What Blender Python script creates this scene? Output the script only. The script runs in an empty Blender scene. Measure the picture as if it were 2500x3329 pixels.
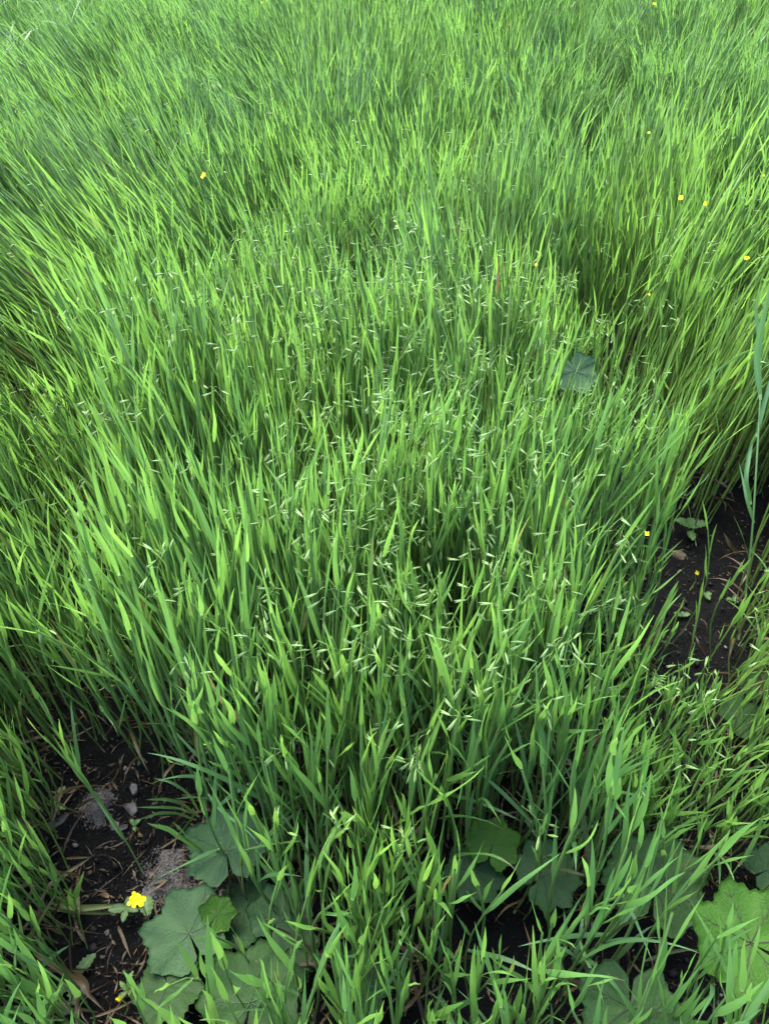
import bpy, math, random
import numpy as np
from mathutils import Vector, Matrix

R = math.radians
rng = np.random.default_rng(11)
random.seed(11)
scene = bpy.context.scene
COL = scene.collection

# ------------------------------------------------------------------ camera
CAM_H = 1.5
PITCH = 42.0                       # degrees below the horizon
FPX = 2405.0                       # focal length in photograph pixels (3329 high)
cd = bpy.data.cameras.new('camera')
cam = bpy.data.objects.new('camera', cd); COL.objects.link(cam)
cam.location = (0, 0, CAM_H)
cam.rotation_euler = (R(90 - PITCH), 0, 0)
cd.sensor_fit = 'VERTICAL'; cd.sensor_height = 36.0; cd.sensor_width = 27.0
cd.lens = 36.0 * FPX / 3329.0
cd.clip_start = 0.02; cd.clip_end = 400
scene.camera = cam

# ------------------------------------------------------------------ light
SUN_EL, SUN_AZ = 58.0, -35.0       # azimuth from +Y towards +X
world = bpy.data.worlds.new("World"); scene.world = world; world.use_nodes = True
wn = world.node_tree; wn.nodes.clear()
sky = wn.nodes.new('ShaderNodeTexSky'); sky.sky_type = 'NISHITA'; sky.sun_disc = False
sky.sun_elevation = R(SUN_EL); sky.sun_rotation = R(SUN_AZ)
sky.air_density = 1.0; sky.dust_density = 4.0; sky.ozone_density = 0.6
bg = wn.nodes.new('ShaderNodeBackground'); bg.inputs[1].default_value = 0.15
wo = wn.nodes.new('ShaderNodeOutputWorld')
wn.links.new(sky.outputs[0], bg.inputs[0]); wn.links.new(bg.outputs[0], wo.inputs[0])
sd = bpy.data.lights.new('sun', 'SUN'); sd.energy = 1.0; sd.angle = R(60); sd.color = (1.0, 0.96, 0.88)
sun = bpy.data.objects.new('sun', sd); COL.objects.link(sun)
sv = Vector((math.sin(R(SUN_AZ)) * math.cos(R(SUN_EL)), math.cos(R(SUN_AZ)) * math.cos(R(SUN_EL)), math.sin(R(SUN_EL))))
sun.rotation_euler = sv.to_track_quat('Z', 'Y').to_euler(); sun.location = sv * 20

scene.view_settings.view_transform = 'Standard'
scene.view_settings.look = 'None'
scene.view_settings.gamma = 1.0
scene.view_settings.use_curve_mapping = False
scene.view_settings.exposure = 2.72
cy = scene.cycles
cy.max_bounces = 12; cy.diffuse_bounces = 9; cy.glossy_bounces = 2; cy.transmission_bounces = 9; cy.transparent_max_bounces = 4
cy.caustics_reflective = False; cy.caustics_refractive = False

# ------------------------------------------------------------------ maths helpers
cp, sp = math.cos(R(PITCH)), math.sin(R(PITCH))
def ray(u, v):
    a, b = (u - 1250) / FPX, -(v - 1664.5) / FPX
    return np.array([a, cp + b * sp, -sp + b * cp])
def unproj(u, v, z=0.0):
    d = ray(u, v); t = (z - CAM_H) / d[2]
    return np.array([d[0] * t, d[1] * t, z])
def project(P):
    P = np.asarray(P, float)
    x, y, z = P[..., 0], P[..., 1], P[..., 2] - CAM_H
    depth = y * cp - z * sp
    up = y * sp + z * cp
    return 1250 + FPX * x / depth, 1664.5 - FPX * up / depth, depth
def nrm(a): return a / np.maximum(np.linalg.norm(a, axis=-1, keepdims=True), 1e-9)
def smooth(a, b, x):
    t = np.clip((x - a) / (b - a), 0, 1); return t * t * (3 - 2 * t)
class Field:
    """smooth 2-D noise about 0 with unit-ish deviation"""
    def __init__(s, seed, wl, n=14):
        r = np.random.default_rng(seed)
        a = r.uniform(0, 2 * np.pi, n); k = 2 * np.pi / (wl * r.uniform(.6, 1.7, n))
        s.kx, s.ky, s.ph = k * np.cos(a), k * np.sin(a), r.uniform(0, 2 * np.pi, n); s.n = n
    def __call__(s, x, y):
        x = np.asarray(x)[..., None]; y = np.asarray(y)[..., None]
        return np.sin(x * s.kx + y * s.ky + s.ph).sum(-1) * math.sqrt(2 / s.n)
def in_poly(x, y, poly):
    inside = np.zeros(np.shape(x), bool); n = len(poly)
    for i in range(n):
        x1, y1 = poly[i]; x2, y2 = poly[(i + 1) % n]
        c = ((y1 > y) != (y2 > y)) & (x < (x2 - x1) * (y - y1) / (y2 - y1 + 1e-12) + x1)
        inside ^= c
    return inside
def line_dist(x, y, pts):
    best = np.full(np.shape(x), 1e9)
    for (x1, y1), (x2, y2) in zip(pts[:-1], pts[1:]):
        dx, dy = x2 - x1, y2 - y1
        t = np.clip(((x - x1) * dx + (y - y1) * dy) / (dx * dx + dy * dy), 0, 1)
        best = np.minimum(best, np.hypot(x - x1 - t * dx, y - y1 - t * dy))
    return best

# ------------------------------------------------------------------ mesh helpers
def grid_faces(rows, cols, wrap=False):
    f = []
    cc = cols if wrap else cols - 1
    for i in range(rows - 1):
        for j in range(cc):
            a = i * cols + j; b = i * cols + (j + 1) % cols
            f.append((a, b, b + cols, a + cols))
    return np.array(f, np.int32)
def make_mesh(name, V, F, info=None, uv=None, mat=None, smoothed=True):
    me = bpy.data.meshes.new(name)
    V = np.ascontiguousarray(V, np.float32).reshape(-1, 3); F = np.ascontiguousarray(F, np.int32)
    k = F.shape[1]
    me.vertices.add(len(V)); me.vertices.foreach_set('co', V.ravel())
    me.loops.add(F.size); me.loops.foreach_set('vertex_index', F.ravel())
    me.polygons.add(len(F))
    me.polygons.foreach_set('loop_start', np.arange(0, F.size, k, dtype=np.int32))
    if smoothed: me.polygons.foreach_set('use_smooth', np.ones(len(F), bool))
    me.update(calc_edges=True)
    if info is not None:
        at = me.attributes.new('info', 'FLOAT_COLOR', 'POINT')
        at.data.foreach_set('color', np.ascontiguousarray(info, np.float32).ravel())
    if uv is not None:
        at = me.attributes.new('strip', 'FLOAT2', 'POINT')
        at.data.foreach_set('vector', np.ascontiguousarray(uv, np.float32).ravel())
    if mat: me.materials.append(mat)
    return me
def link(name, me, parent=None, loc=None):
    o = bpy.data.objects.new(name, me); COL.objects.link(o)
    if parent is not None: o.parent = parent
    if loc is not None: o.location = loc
    return o
def thing(name, label, cat, loc=(0, 0, 0), group=None):
    o = bpy.data.objects.new(name, None); COL.objects.link(o)
    o.empty_display_size = .02; o.location = loc
    o['label'] = label; o['category'] = cat
    if group: o['group'] = group
    return o
def tag(o, label, cat, group=None):
    o['label'] = label; o['category'] = cat
    if group: o['group'] = group
    return o

class Pack:
    """pieces of one grid shape each: V (M,n,3), info (M,n,4), uv (M,n,2) and the face template"""
    def __init__(s, V, info, uv, F): s.V, s.info, s.uv, s.F = V, info, uv, F
    def joined(s, keep=None):
        V, I, U = (s.V, s.info, s.uv) if keep is None else (s.V[keep], s.info[keep], s.uv[keep])
        M, n = V.shape[:2]
        F = (s.F[None] + (np.arange(M) * n)[:, None, None]).reshape(-1, s.F.shape[1])
        return V.reshape(-1, 3), F, I.reshape(-1, 4), U.reshape(-1, 2)
def join_packs(parts):
    Vs, Fs, Is, Us, off = [], [], [], [], 0
    for V, F, I, U in parts:
        Vs.append(V); Fs.append(F + off); Is.append(I); Us.append(U); off += len(V)
    return np.concatenate(Vs), np.concatenate(Fs), np.concatenate(Is), np.concatenate(Us)

def ribbons(base, d0, out, L, W, th0, kap, droop, twist, wave, tint, lvl, dead, segs, cross=2, fold=.18, wind=None, shape=0):
    """long tapering blades: every argument holds one value per blade"""
    M = len(L); K = segs + 1
    s = np.linspace(0, 1, K)[None, :]
    d0 = nrm(d0); out = nrm(out - (out * d0).sum(-1, keepdims=True) * d0)
    side0 = np.cross(d0, out)
    th = th0[:, None] + kap[:, None] * s ** 1.5
    d = d0[:, None] * np.cos(th)[..., None] + out[:, None] * np.sin(th)[..., None]
    d[..., 2] -= droop[:, None] * s ** 1.8
    d += side0[:, None] * (wave[:, None] * np.sin(s * 5 + wave[:, None] * 40))[..., None]
    if wind is not None: d += wind[:, None] * (s ** 1.3)[..., None]
    d = nrm(d)
    step = d * (L / segs)[:, None, None]
    P = base[:, None] + np.concatenate([np.zeros((M, 1, 3)), np.cumsum((step[:, :-1] + step[:, 1:]) / 2, 1)], 1)
    side = nrm(side0[:, None] - (side0[:, None] * d).sum(-1, keepdims=True) * d)
    nor = np.cross(side, d)
    tw = twist[:, None] * s + .35 * np.sin(s * 7 + wave[:, None] * 90) * np.clip(s * 3, 0, 1)
    sv_ = side * np.cos(tw)[..., None] + nor * np.sin(tw)[..., None]
    nv_ = np.cross(sv_, d)
    if shape == 0:      # cereal blade: collar, quick swell, long taper
        f = (.42 + .58 * smooth(0, .16, s)) * (1 - np.clip((s - .3) / .7, 0, 1) ** 1.7 * .97)
    else:
        f = np.clip(np.sin(np.pi * np.clip(s * .95 + .05, 0, 1)) ** .7, .04, 1)
    w = W[:, None] * f
    c = np.linspace(-.5, .5, cross + 1)
    V = P[:, :, None] + sv_[:, :, None] * (w[..., None] * c)[..., None] + nv_[:, :, None] * (w[..., None] * fold * (np.abs(c) * 2))[..., None]
    V[..., 2] = np.maximum(V[..., 2], .004)
    C = cross + 1
    one = np.ones((M, K, C))
    info = np.stack([tint[:, None, None] * one, lvl[:, None, None] * one, s[:, :, None] * one, dead[:, None, None] * one], -1)
    uv = np.stack([(c + .5)[None, None] * one, (s * L[:, None])[:, :, None] * one], -1)
    return Pack(V.reshape(M, K * C, 3), info.reshape(M, K * C, 4), uv.reshape(M, K * C, 2), grid_faces(K, C))

def tubes(P, Rad, sides, tint, lvl, dead, flat=1.0):
    """P (M,K,3) centre lines, Rad (M,K)"""
    M, K = P.shape[:2]
    T = np.gradient(P, axis=1); T = nrm(T)
    ref = np.where(np.abs(T[..., :1]) > .8, np.array([0, 1., 0]), np.array([1., 0, 0]))
    A = nrm(np.cross(T, ref)); B = np.cross(T, A)
    a = np.linspace(0, 2 * np.pi, sides, endpoint=False)
    V = P[:, :, None] + (A[:, :, None] * np.cos(a)[:, None] + B[:, :, None] * np.sin(a)[:, None] * flat) * Rad[:, :, None, None]
    one = np.ones((M, K, sides)); s = np.linspace(0, 1, K)
    ln = np.concatenate([np.zeros((M, 1)), np.cumsum(np.linalg.norm(np.diff(P, axis=1), axis=-1), 1)], 1)
    info = np.stack([tint[:, None, None] * one, lvl[:, None, None] * one, s[None, :, None] * one, dead[:, None, None] * one], -1)
    uv = np.stack([(a / (2 * np.pi))[None, None] * one, ln[:, :, None] * one], -1)
    return Pack(V.reshape(M, K * sides, 3), info.reshape(M, K * sides, 4), uv.reshape(M, K * sides, 2), grid_faces(K, sides, True))

SPIN = np.array([.12, .55, .9, 1.0, .82, .45, .05]); SPIN_S = np.array([0, .12, .3, .48, .7, .88, 1.0])
def spindles(base, d, L, Rad, tint, lvl, bend, sides=6):
    M = len(L); d = nrm(d)
    up = np.array([0, 0, 1.])[None]
    b = nrm(np.cross(d, up) + 1e-4)
    n = np.cross(b, d)
    s = SPIN_S[None]
    P = base[:, None] + d[:, None] * (s * L[:, None])[..., None] + n[:, None] * (bend[:, None] * L[:, None] * s * s)[..., None]
    return tubes(P, Rad[:, None] * SPIN[None], sides, tint, lvl, np.zeros(M), .8)

# ------------------------------------------------------------------ materials
def new_mat(name):
    m = bpy.data.materials.new(name); m.use_nodes = True
    nt = m.node_tree; nt.nodes.clear()
    return m, nt, nt.nodes.new('ShaderNodeOutputMaterial')
def node(nt, t, **kw):
    n = nt.nodes.new(t)
    for k, v in kw.items():
        if hasattr(n, k): setattr(n, k, v)
        else: n.inputs[k].default_value = v
    return n
def mth(nt, op, a, b=None, c=None, clamp=False):
    n = nt.nodes.new('ShaderNodeMath'); n.operation = op; n.use_clamp = clamp
    for i, x in enumerate((a, b, c)):
        if x is None: continue
        if isinstance(x, (int, float)): n.inputs[i].default_value = x
        else: nt.links.new(x, n.inputs[i])
    return n.outputs[0]
def mixc(nt, f, a, b, mode='MIX'):
    n = nt.nodes.new('ShaderNodeMix'); n.data_type = 'RGBA'; n.blend_type = mode
    for i, x in ((0, f), (6, a), (7, b)):
        if isinstance(x, (int, float)): n.inputs[i].default_value = x
        elif isinstance(x, tuple): n.inputs[i].default_value = (*x, 1)
        else: nt.links.new(x, n.inputs[i])
    return n.outputs[2]

def leaf_material(name, cool, mid, lime, trans=.48, rough=.38, stripes=7.0):
    m, nt, out = new_mat(name); L = nt.links.new
    at = node(nt, 'ShaderNodeAttribute', attribute_name='info'); sp3 = node(nt, 'ShaderNodeSeparateColor'); L(at.outputs['Color'], sp3.inputs[0])
    tint, lvl, along = sp3.outputs[0], sp3.outputs[1], sp3.outputs[2]; dead = at.outputs['Alpha']
    st = node(nt, 'ShaderNodeAttribute', attribute_name='strip'); sx = node(nt, 'ShaderNodeSeparateXYZ'); L(st.outputs['Vector'], sx.inputs[0])
    geo = node(nt, 'ShaderNodeNewGeometry')
    nz = node(nt, 'ShaderNodeTexNoise'); nz.inputs['Scale'].default_value = 28; nz.inputs['Detail'].default_value = 3; L(geo.outputs['Position'], nz.inputs['Vector'])
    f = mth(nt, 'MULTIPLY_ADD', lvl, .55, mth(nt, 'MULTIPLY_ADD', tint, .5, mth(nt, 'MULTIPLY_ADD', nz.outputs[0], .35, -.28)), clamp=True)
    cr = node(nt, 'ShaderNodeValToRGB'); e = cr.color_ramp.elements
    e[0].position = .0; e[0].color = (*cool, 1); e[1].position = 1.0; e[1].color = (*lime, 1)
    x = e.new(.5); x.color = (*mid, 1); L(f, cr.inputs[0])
    # parallel veins across the blade
    wv = mth(nt, 'SINE', mth(nt, 'MULTIPLY', sx.outputs[0], 6.2832 * stripes))
    midrib = mth(nt, 'LESS_THAN', mth(nt, 'ABSOLUTE', mth(nt, 'SUBTRACT', sx.outputs[0], .5)), .035)
    col = mixc(nt, mth(nt, 'MULTIPLY_ADD', wv, .10, .10), cr.outputs[0], mixc(nt, .5, cr.outputs[0], lime))
    col = mixc(nt, mth(nt, 'MULTIPLY', midrib, .35), col, (.20, .34, .12))
    # pale collar at the very base of each blade
    coll = mth(nt, 'LESS_THAN', along, .04)
    col = mixc(nt, mth(nt, 'MULTIPLY', mth(nt, 'MULTIPLY', coll, .75), mth(nt, 'GREATER_THAN', lvl, .02)), col, (.36, .46, .26))
    # rusty specks and scorched patches here and there
    n2 = node(nt, 'ShaderNodeTexNoise'); n2.inputs['Scale'].default_value = 45; n2.inputs['Detail'].default_value = 4; L(geo.outputs['Position'], n2.inputs['Vector'])
    spot = mth(nt, 'MULTIPLY', mth(nt, 'GREATER_THAN', n2.outputs[0], .71), .7)
    col = mixc(nt, spot, col, (.20, .15, .05))
    # dead tissue
    dcol = node(nt, 'ShaderNodeValToRGB'); e = dcol.color_ramp.elements
    e[0].position = .3; e[0].color = (.040, .025, .013, 1); e[1].position = .85; e[1].color = (.165, .125, .066, 1); L(mth(nt, 'ADD', mth(nt, 'MULTIPLY', tint, .6), mth(nt, 'MULTIPLY', nz.outputs[0], .45)), dcol.inputs[0])
    dd = mth(nt, 'ADD', dead, mth(nt, 'MULTIPLY', mth(nt, 'GREATER_THAN', mth(nt, 'ADD', along, mth(nt, 'MULTIPLY', tint, -.13)), .94), .8), clamp=True)
    hsh = mth(nt, 'FRACT', mth(nt, 'MULTIPLY', tint, 57.3))
    tipd = mth(nt, 'MULTIPLY', mth(nt, 'GREATER_THAN', hsh, .86), mth(nt, 'MULTIPLY', mth(nt, 'SUBTRACT', mth(nt, 'ADD', along, mth(nt, 'MULTIPLY', nz.outputs[0], .25)), .92), 8.0, clamp=True))
    tipd = mth(nt, 'MULTIPLY', tipd, mth(nt, 'GREATER_THAN', mth(nt, 'ABSOLUTE', mth(nt, 'SUBTRACT', lvl, .55)), .001))
    dd = mth(nt, 'ADD', dead, mth(nt, 'MULTIPLY', tipd, .8), clamp=True)
    col = mixc(nt, dd, col, dcol.outputs[0])
    bs = node(nt, 'ShaderNodeBsdfPrincipled'); L(col, bs.inputs['Base Color'])
    bs.inputs['Roughness'].default_value = rough; bs.inputs['Specular IOR Level'].default_value = .55
    tr = node(nt, 'ShaderNodeBsdfTranslucent'); L(mixc(nt, .55, col, mixc(nt, dead, (.21, .43, .06), (.22, .16, .07))), tr.inputs[0])
    bp = node(nt, 'ShaderNodeBump'); bp.inputs['Strength'].default_value = .25; bp.inputs['Distance'].default_value = .0004
    L(wv, bp.inputs['Height']); L(bp.outputs[0], bs.inputs['Normal'])
    mx = node(nt, 'ShaderNodeMixShader'); mx.inputs[0].default_value = trans
    L(bs.outputs[0], mx.inputs[1]); L(tr.outputs[0], mx.inputs[2]); L(mx.outputs[0], out.inputs[0])
    return m
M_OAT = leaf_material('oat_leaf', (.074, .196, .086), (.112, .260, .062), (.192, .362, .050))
M_STEM = leaf_material('oat_stem', (.075, .165, .055), (.135, .245, .06), (.21, .315, .065), trans=.22, stripes=5)
M_BLUE = leaf_material('coarse_grass_leaf', (.055, .150, .064), (.08, .19, .064), (.12, .24, .055), trans=.3, rough=.38)
M_WEED = leaf_material('weed_leaf', (.022, .07, .016), (.034, .10, .018), (.10, .19, .02), trans=.2, rough=.6, stripes=0)

def spike_material():
    m, nt, out = new_mat('spikelet'); L = nt.links.new
    at = node(nt, 'ShaderNodeAttribute', attribute_name='info'); s3 = node(nt, 'ShaderNodeSeparateColor'); L(at.outputs['Color'], s3.inputs[0])
    st = node(nt, 'ShaderNodeAttribute', attribute_name='strip'); sx = node(nt, 'ShaderNodeSeparateXYZ'); L(st.outputs['Vector'], sx.inputs[0])
    wv = mth(nt, 'SINE', mth(nt, 'MULTIPLY', sx.outputs[0], 6.2832 * 9))
    cr = node(nt, 'ShaderNodeValToRGB'); e = cr.color_ramp.elements
    e[0].position = 0; e[0].color = (.10, .24, .05, 1); e[1].position = 1; e[1].color = (.31, .39, .22, 1)
    x = e.new(.55); x.color = (.135, .27, .075, 1); x = e.new(.85); x.color = (.20, .32, .12, 1)
    L(s3.outputs[2], cr.inputs[0])
    col = mixc(nt, mth(nt, 'MULTIPLY_ADD', wv, .16, .16), cr.outputs[0], (.18, .28, .10))
    col = mixc(nt, mth(nt, 'MULTIPLY', s3.outputs[0], .35), col, (.24, .32, .08))
    bs = node(nt, 'ShaderNodeBsdfPrincipled'); L(col, bs.inputs['Base Color']); bs.inputs['Roughness'].default_value = .4
    bp = node(nt, 'ShaderNodeBump'); bp.inputs['Strength'].default_value = .4; bp.inputs['Distance'].default_value = .0004; L(wv, bp.inputs['Height']); L(bp.outputs[0], bs.inputs['Normal'])
    tr = node(nt, 'ShaderNodeBsdfTranslucent'); L(col, tr.inputs[0])
    mx = node(nt, 'ShaderNodeMixShader'); mx.inputs[0].default_value = .25
    L(bs.outputs[0], mx.inputs[1]); L(tr.outputs[0], mx.inputs[2]); L(mx.outputs[0], out.inputs[0])
    return m
M_SPIKE = spike_material()

def simple_mat(name, c1, c2, scale=60, rough=.8, spec=.3, bump=.3, bdist=.001, detail=6, trans=0.0, lo=.35, hi=.65):
    m, nt, out = new_mat(name); L = nt.links.new
    tc = node(nt, 'ShaderNodeTexCoord')
    nz = node(nt, 'ShaderNodeTexNoise'); nz.inputs['Scale'].default_value = scale; nz.inputs['Detail'].default_value = detail
    L(tc.outputs['Object'], nz.inputs['Vector'])
    cr = node(nt, 'ShaderNodeValToRGB'); e = cr.color_ramp.elements
    e[0].position = lo; e[0].color = (*c1, 1); e[1].position = hi; e[1].color = (*c2, 1); L(nz.outputs[0], cr.inputs[0])
    bs = node(nt, 'ShaderNodeBsdfPrincipled'); L(cr.outputs[0], bs.inputs['Base Color'])
    bs.inputs['Roughness'].default_value = rough; bs.inputs['Specular IOR Level'].default_value = spec
    bp = node(nt, 'ShaderNodeBump'); bp.inputs['Strength'].default_value = bump; bp.inputs['Distance'].default_value = bdist
    L(nz.outputs[0], bp.inputs['Height']); L(bp.outputs[0], bs.inputs['Normal'])
    if trans > 0:
        tr = node(nt, 'ShaderNodeBsdfTranslucent'); L(cr.outputs[0], tr.inputs[0])
        mx = node(nt, 'ShaderNodeMixShader'); mx.inputs[0].default_value = trans
        L(bs.outputs[0], mx.inputs[1]); L(tr.outputs[0], mx.inputs[2]); L(mx.outputs[0], out.inputs[0])
    else: L(bs.outputs[0], out.inputs[0])
    return m
def soil_mat():
    m, nt, out = new_mat('dark_soil'); L = nt.links.new
    tc = node(nt, 'ShaderNodeTexCoord')
    n1 = node(nt, 'ShaderNodeTexNoise'); n1.inputs['Scale'].default_value = 160; n1.inputs['Detail'].default_value = 10; n1.inputs['Roughness'].default_value = .75; L(tc.outputs['Object'], n1.inputs['Vector'])
    n2 = node(nt, 'ShaderNodeTexNoise'); n2.inputs['Scale'].default_value = 9; n2.inputs['Detail'].default_value = 5; L(tc.outputs['Object'], n2.inputs['Vector'])
    vo = node(nt, 'ShaderNodeTexVoronoi'); vo.inputs['Scale'].default_value = 260; L(tc.outputs['Object'], vo.inputs['Vector'])
    vs = node(nt, 'ShaderNodeTexVoronoi'); vs.inputs['Scale'].default_value = 330; L(tc.outputs['Object'], vs.inputs['Vector'])
    cr = node(nt, 'ShaderNodeValToRGB'); e = cr.color_ramp.elements
    e[0].position = .35; e[0].color = (.0009, .0011, .0013, 1); e[1].position = .72; e[1].color = (.0050, .0056, .0062, 1); L(n1.outputs[0], cr.inputs[0])
    damp = mth(nt, 'MULTIPLY_ADD', n2.outputs[0], 1.4, -.35, clamp=True)
    col = mixc(nt, mth(nt, 'MULTIPLY', damp, .5), cr.outputs[0], (.0042, .0046, .0048))
    sc_ = node(nt, 'ShaderNodeSeparateColor'); L(vs.outputs['Color'], sc_.inputs[0])
    speck = mth(nt, 'MULTIPLY', mth(nt, 'GREATER_THAN', sc_.outputs[0], .955), mth(nt, 'LESS_THAN', vs.outputs['Distance'], .35))
    col = mixc(nt, mth(nt, 'MULTIPLY', speck, .8), col, (.060, .062, .066))
    bs = node(nt, 'ShaderNodeBsdfPrincipled'); L(col, bs.inputs['Base Color']); bs.inputs['Roughness'].default_value = .85; bs.inputs['Specular IOR Level'].default_value = .12
    hgt = mth(nt, 'ADD', mth(nt, 'MULTIPLY', n1.outputs[0], 1.0), mth(nt, 'MULTIPLY', vo.outputs['Distance'], -.6))
    bp = node(nt, 'ShaderNodeBump'); bp.inputs['Strength'].default_value = 1.0; bp.inputs['Distance'].default_value = .005; L(hgt, bp.inputs['Height']); L(bp.outputs[0], bs.inputs['Normal'])
    L(bs.outputs[0], out.inputs[0]); return m
M_SOIL = soil_mat()
M_CRUMB = simple_mat('soil_crumb', (.0015, .0015, .0019), (.008, .0082, .009), 300, .7, .25, .5, .0008)
M_PEBBLE = simple_mat('pebble', (.03, .03, .033), (.12, .118, .115), 40, .7, .3)
M_SLATE = simple_mat('slate', (.014, .015, .018), (.035, .038, .042), 45, .55, .5, .4, .0015)
M_ASH = simple_mat('pale_sand', (.028, .028, .028), (.135, .131, .126), 420, .95, .1, .8, .0015, 8)
M_HUSK = simple_mat('oat_husk', (.08, .052, .025), (.19, .135, .07), 80, .6, .3, .3, .0004, trans=.1)
M_STRAW = simple_mat('dry_straw', (.08, .065, .028), (.46, .32, .15), 30, .6, .3, .3, .0004, trans=.15)
M_PETAL = simple_mat('yellow_petal', (.86, .70, .008), (.95, .86, .02), 60, .5, .3, .1, .0003, trans=.35)
M_YORANGE = simple_mat('fading_petal', (.75, .55, .03), (.85, .70, .05), 60, .5, .3, .1, .0003, trans=.3)
M_ORANGE = simple_mat('withered_flower', (.62, .36, .02), (.80, .55, .04), 60, .5, .3, .1, .0003, trans=.3)

def coltsfoot_mat(name, c1, c2, rough=.6, spec=.14, trans=.3, lit=(.16, .40, .03)):
    m, nt, out = new_mat(name); L = nt.links.new
    tc = node(nt, 'ShaderNodeTexCoord')
    nz = node(nt, 'ShaderNodeTexNoise'); nz.inputs['Scale'].default_value = 22; nz.inputs['Detail'].default_value = 5; L(tc.outputs['Object'], nz.inputs['Vector'])
    vo = node(nt, 'ShaderNodeTexVoronoi'); vo.feature = 'DISTANCE_TO_EDGE'; vo.inputs['Scale'].default_value = 130; L(tc.outputs['Object'], vo.inputs['Vector'])
    ed = mth(nt, 'MULTIPLY', vo.outputs['Distance'], 5.0, clamp=True)
    cr = node(nt, 'ShaderNodeValToRGB'); e = cr.color_ramp.elements
    e[0].position = .35; e[0].color = (*c1, 1); e[1].position = .68; e[1].color = (*c2, 1); L(nz.outputs[0], cr.inputs[0])
    col = mixc(nt, mth(nt, 'MULTIPLY_ADD', ed, -.14, .14), cr.outputs[0], tuple(x * 1.5 for x in c2))
    n3 = node(nt, 'ShaderNodeTexNoise'); n3.inputs['Scale'].default_value = 55; L(tc.outputs['Object'], n3.inputs['Vector'])
    col = mixc(nt, mth(nt, 'MULTIPLY', mth(nt, 'GREATER_THAN', n3.outputs[0], .735), .8), col, (.14, .10, .045))
    bs = node(nt, 'ShaderNodeBsdfPrincipled'); L(col, bs.inputs['Base Color']); bs.inputs['Roughness'].default_value = rough; bs.inputs['Specular IOR Level'].default_value = spec
    bp = node(nt, 'ShaderNodeBump'); bp.inputs['Strength'].default_value = .35; bp.inputs['Distance'].default_value = .001; L(ed, bp.inputs['Height']); L(bp.outputs[0], bs.inputs['Normal'])
    tr = node(nt, 'ShaderNodeBsdfTranslucent'); tr.inputs[0].default_value = (*lit, 1)
    mx = node(nt, 'ShaderNodeMixShader'); mx.inputs[0].default_value = trans
    L(bs.outputs[0], mx.inputs[1]); L(tr.outputs[0], mx.inputs[2]); L(mx.outputs[0], out.inputs[0])
    return m
M_COLT_GREY = coltsfoot_mat('coltsfoot_grey', (.024, .060, .024), (.035, .080, .033), trans=.08, lit=(.04, .12, .02))
M_COLT_DARK = coltsfoot_mat('coltsfoot_dark', (.013, .040, .014), (.022, .058, .020), trans=.08, lit=(.03, .10, .015))
M_COLT_MID = coltsfoot_mat('coltsfoot_mid', (.015, .042, .011), (.023, .058, .015), trans=.12, lit=(.05, .18, .015))
M_COLT_BRIGHT = coltsfoot_mat('coltsfoot_bright', (.020, .066, .007), (.032, .090, .009), trans=.14, lit=(.05, .15, .01))
M_VEIN_DARK = simple_mat('purple_vein', (.018, .022, .015), (.020, .026, .015), 60, .6)
M_VEIN_PALE = simple_mat('pale_vein', (.022, .056, .022), (.036, .086, .034), 60, .6)
M_PETIOLE = simple_mat('petiole', (.07, .10, .04), (.16, .10, .07), 40, .6)

# ------------------------------------------------------------------ ground
def gp(pts, z=0.0): return [tuple(unproj(u, v, z)[:2]) for u, v in pts]
LEFT_BARE = gp([(180, 2560), (290, 2480), (440, 2510), (600, 2590), (720, 2680), (850, 2850), (950, 3060), (980, 3300), (920, 3600), (560, 3700), (350, 3560), (300, 3330), (280, 3180), (290, 2960), (250, 2800), (200, 2650)])
RIGHT_BARE = gp([(2070, 1790), (2180, 1730), (2330, 1700), (2520, 1640), (2540, 1800), (2400, 1900), (2360, 2100), (2350, 2400), (2280, 2500), (2160, 2480), (2080, 2350), (2060, 2150), (2060, 1950)])
BR_BARE = gp([(2130, 3000), (2330, 2820), (2460, 2790), (2560, 2950), (2560, 3400), (2300, 3450), (2160, 3330), (1950, 3300), (2000, 3120)])
MLEAF = gp([(1868, 1240)], .46)[0]
THIN = [gp([(1460, 2800), (1860, 2820), (1680, 3300), (1400, 3300)]), gp([(1980, 2850), (2290, 2850), (2080, 3330), (1800, 3330)]), gp([(1880, 3250), (2260, 3250), (1980, 3800), (1740, 3800)]), gp([(2260, 3050), (2600, 3050), (2350, 3500), (2100, 3500)])]
LEFT_FURROW = gp([(350, 2120), (335, 2000), (290, 1700), (210, 1400), (60, 1160), (-160, 1020)], .28)
RIGHT_FURROW = gp([(2120, 1720), (2060, 1560), (1930, 1330), (1870, 1190)], .15)
FAR_FURROW = gp([(1830, 760), (1900, 560), (1940, 420), (1960, 280), (1950, 150), (1930, 60)], .35)
SIDE_HOLLOW = gp([(-60, 1060), (90, 1110), (230, 1190), (300, 1260)], .40)
MID_HOLLOW = gp([(640, 900), (690, 1010)], .42)
FAR_LEFT_HOLLOW = gp([(60, 250), (160, 200), (330, 130), (560, 100)], .4)

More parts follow.
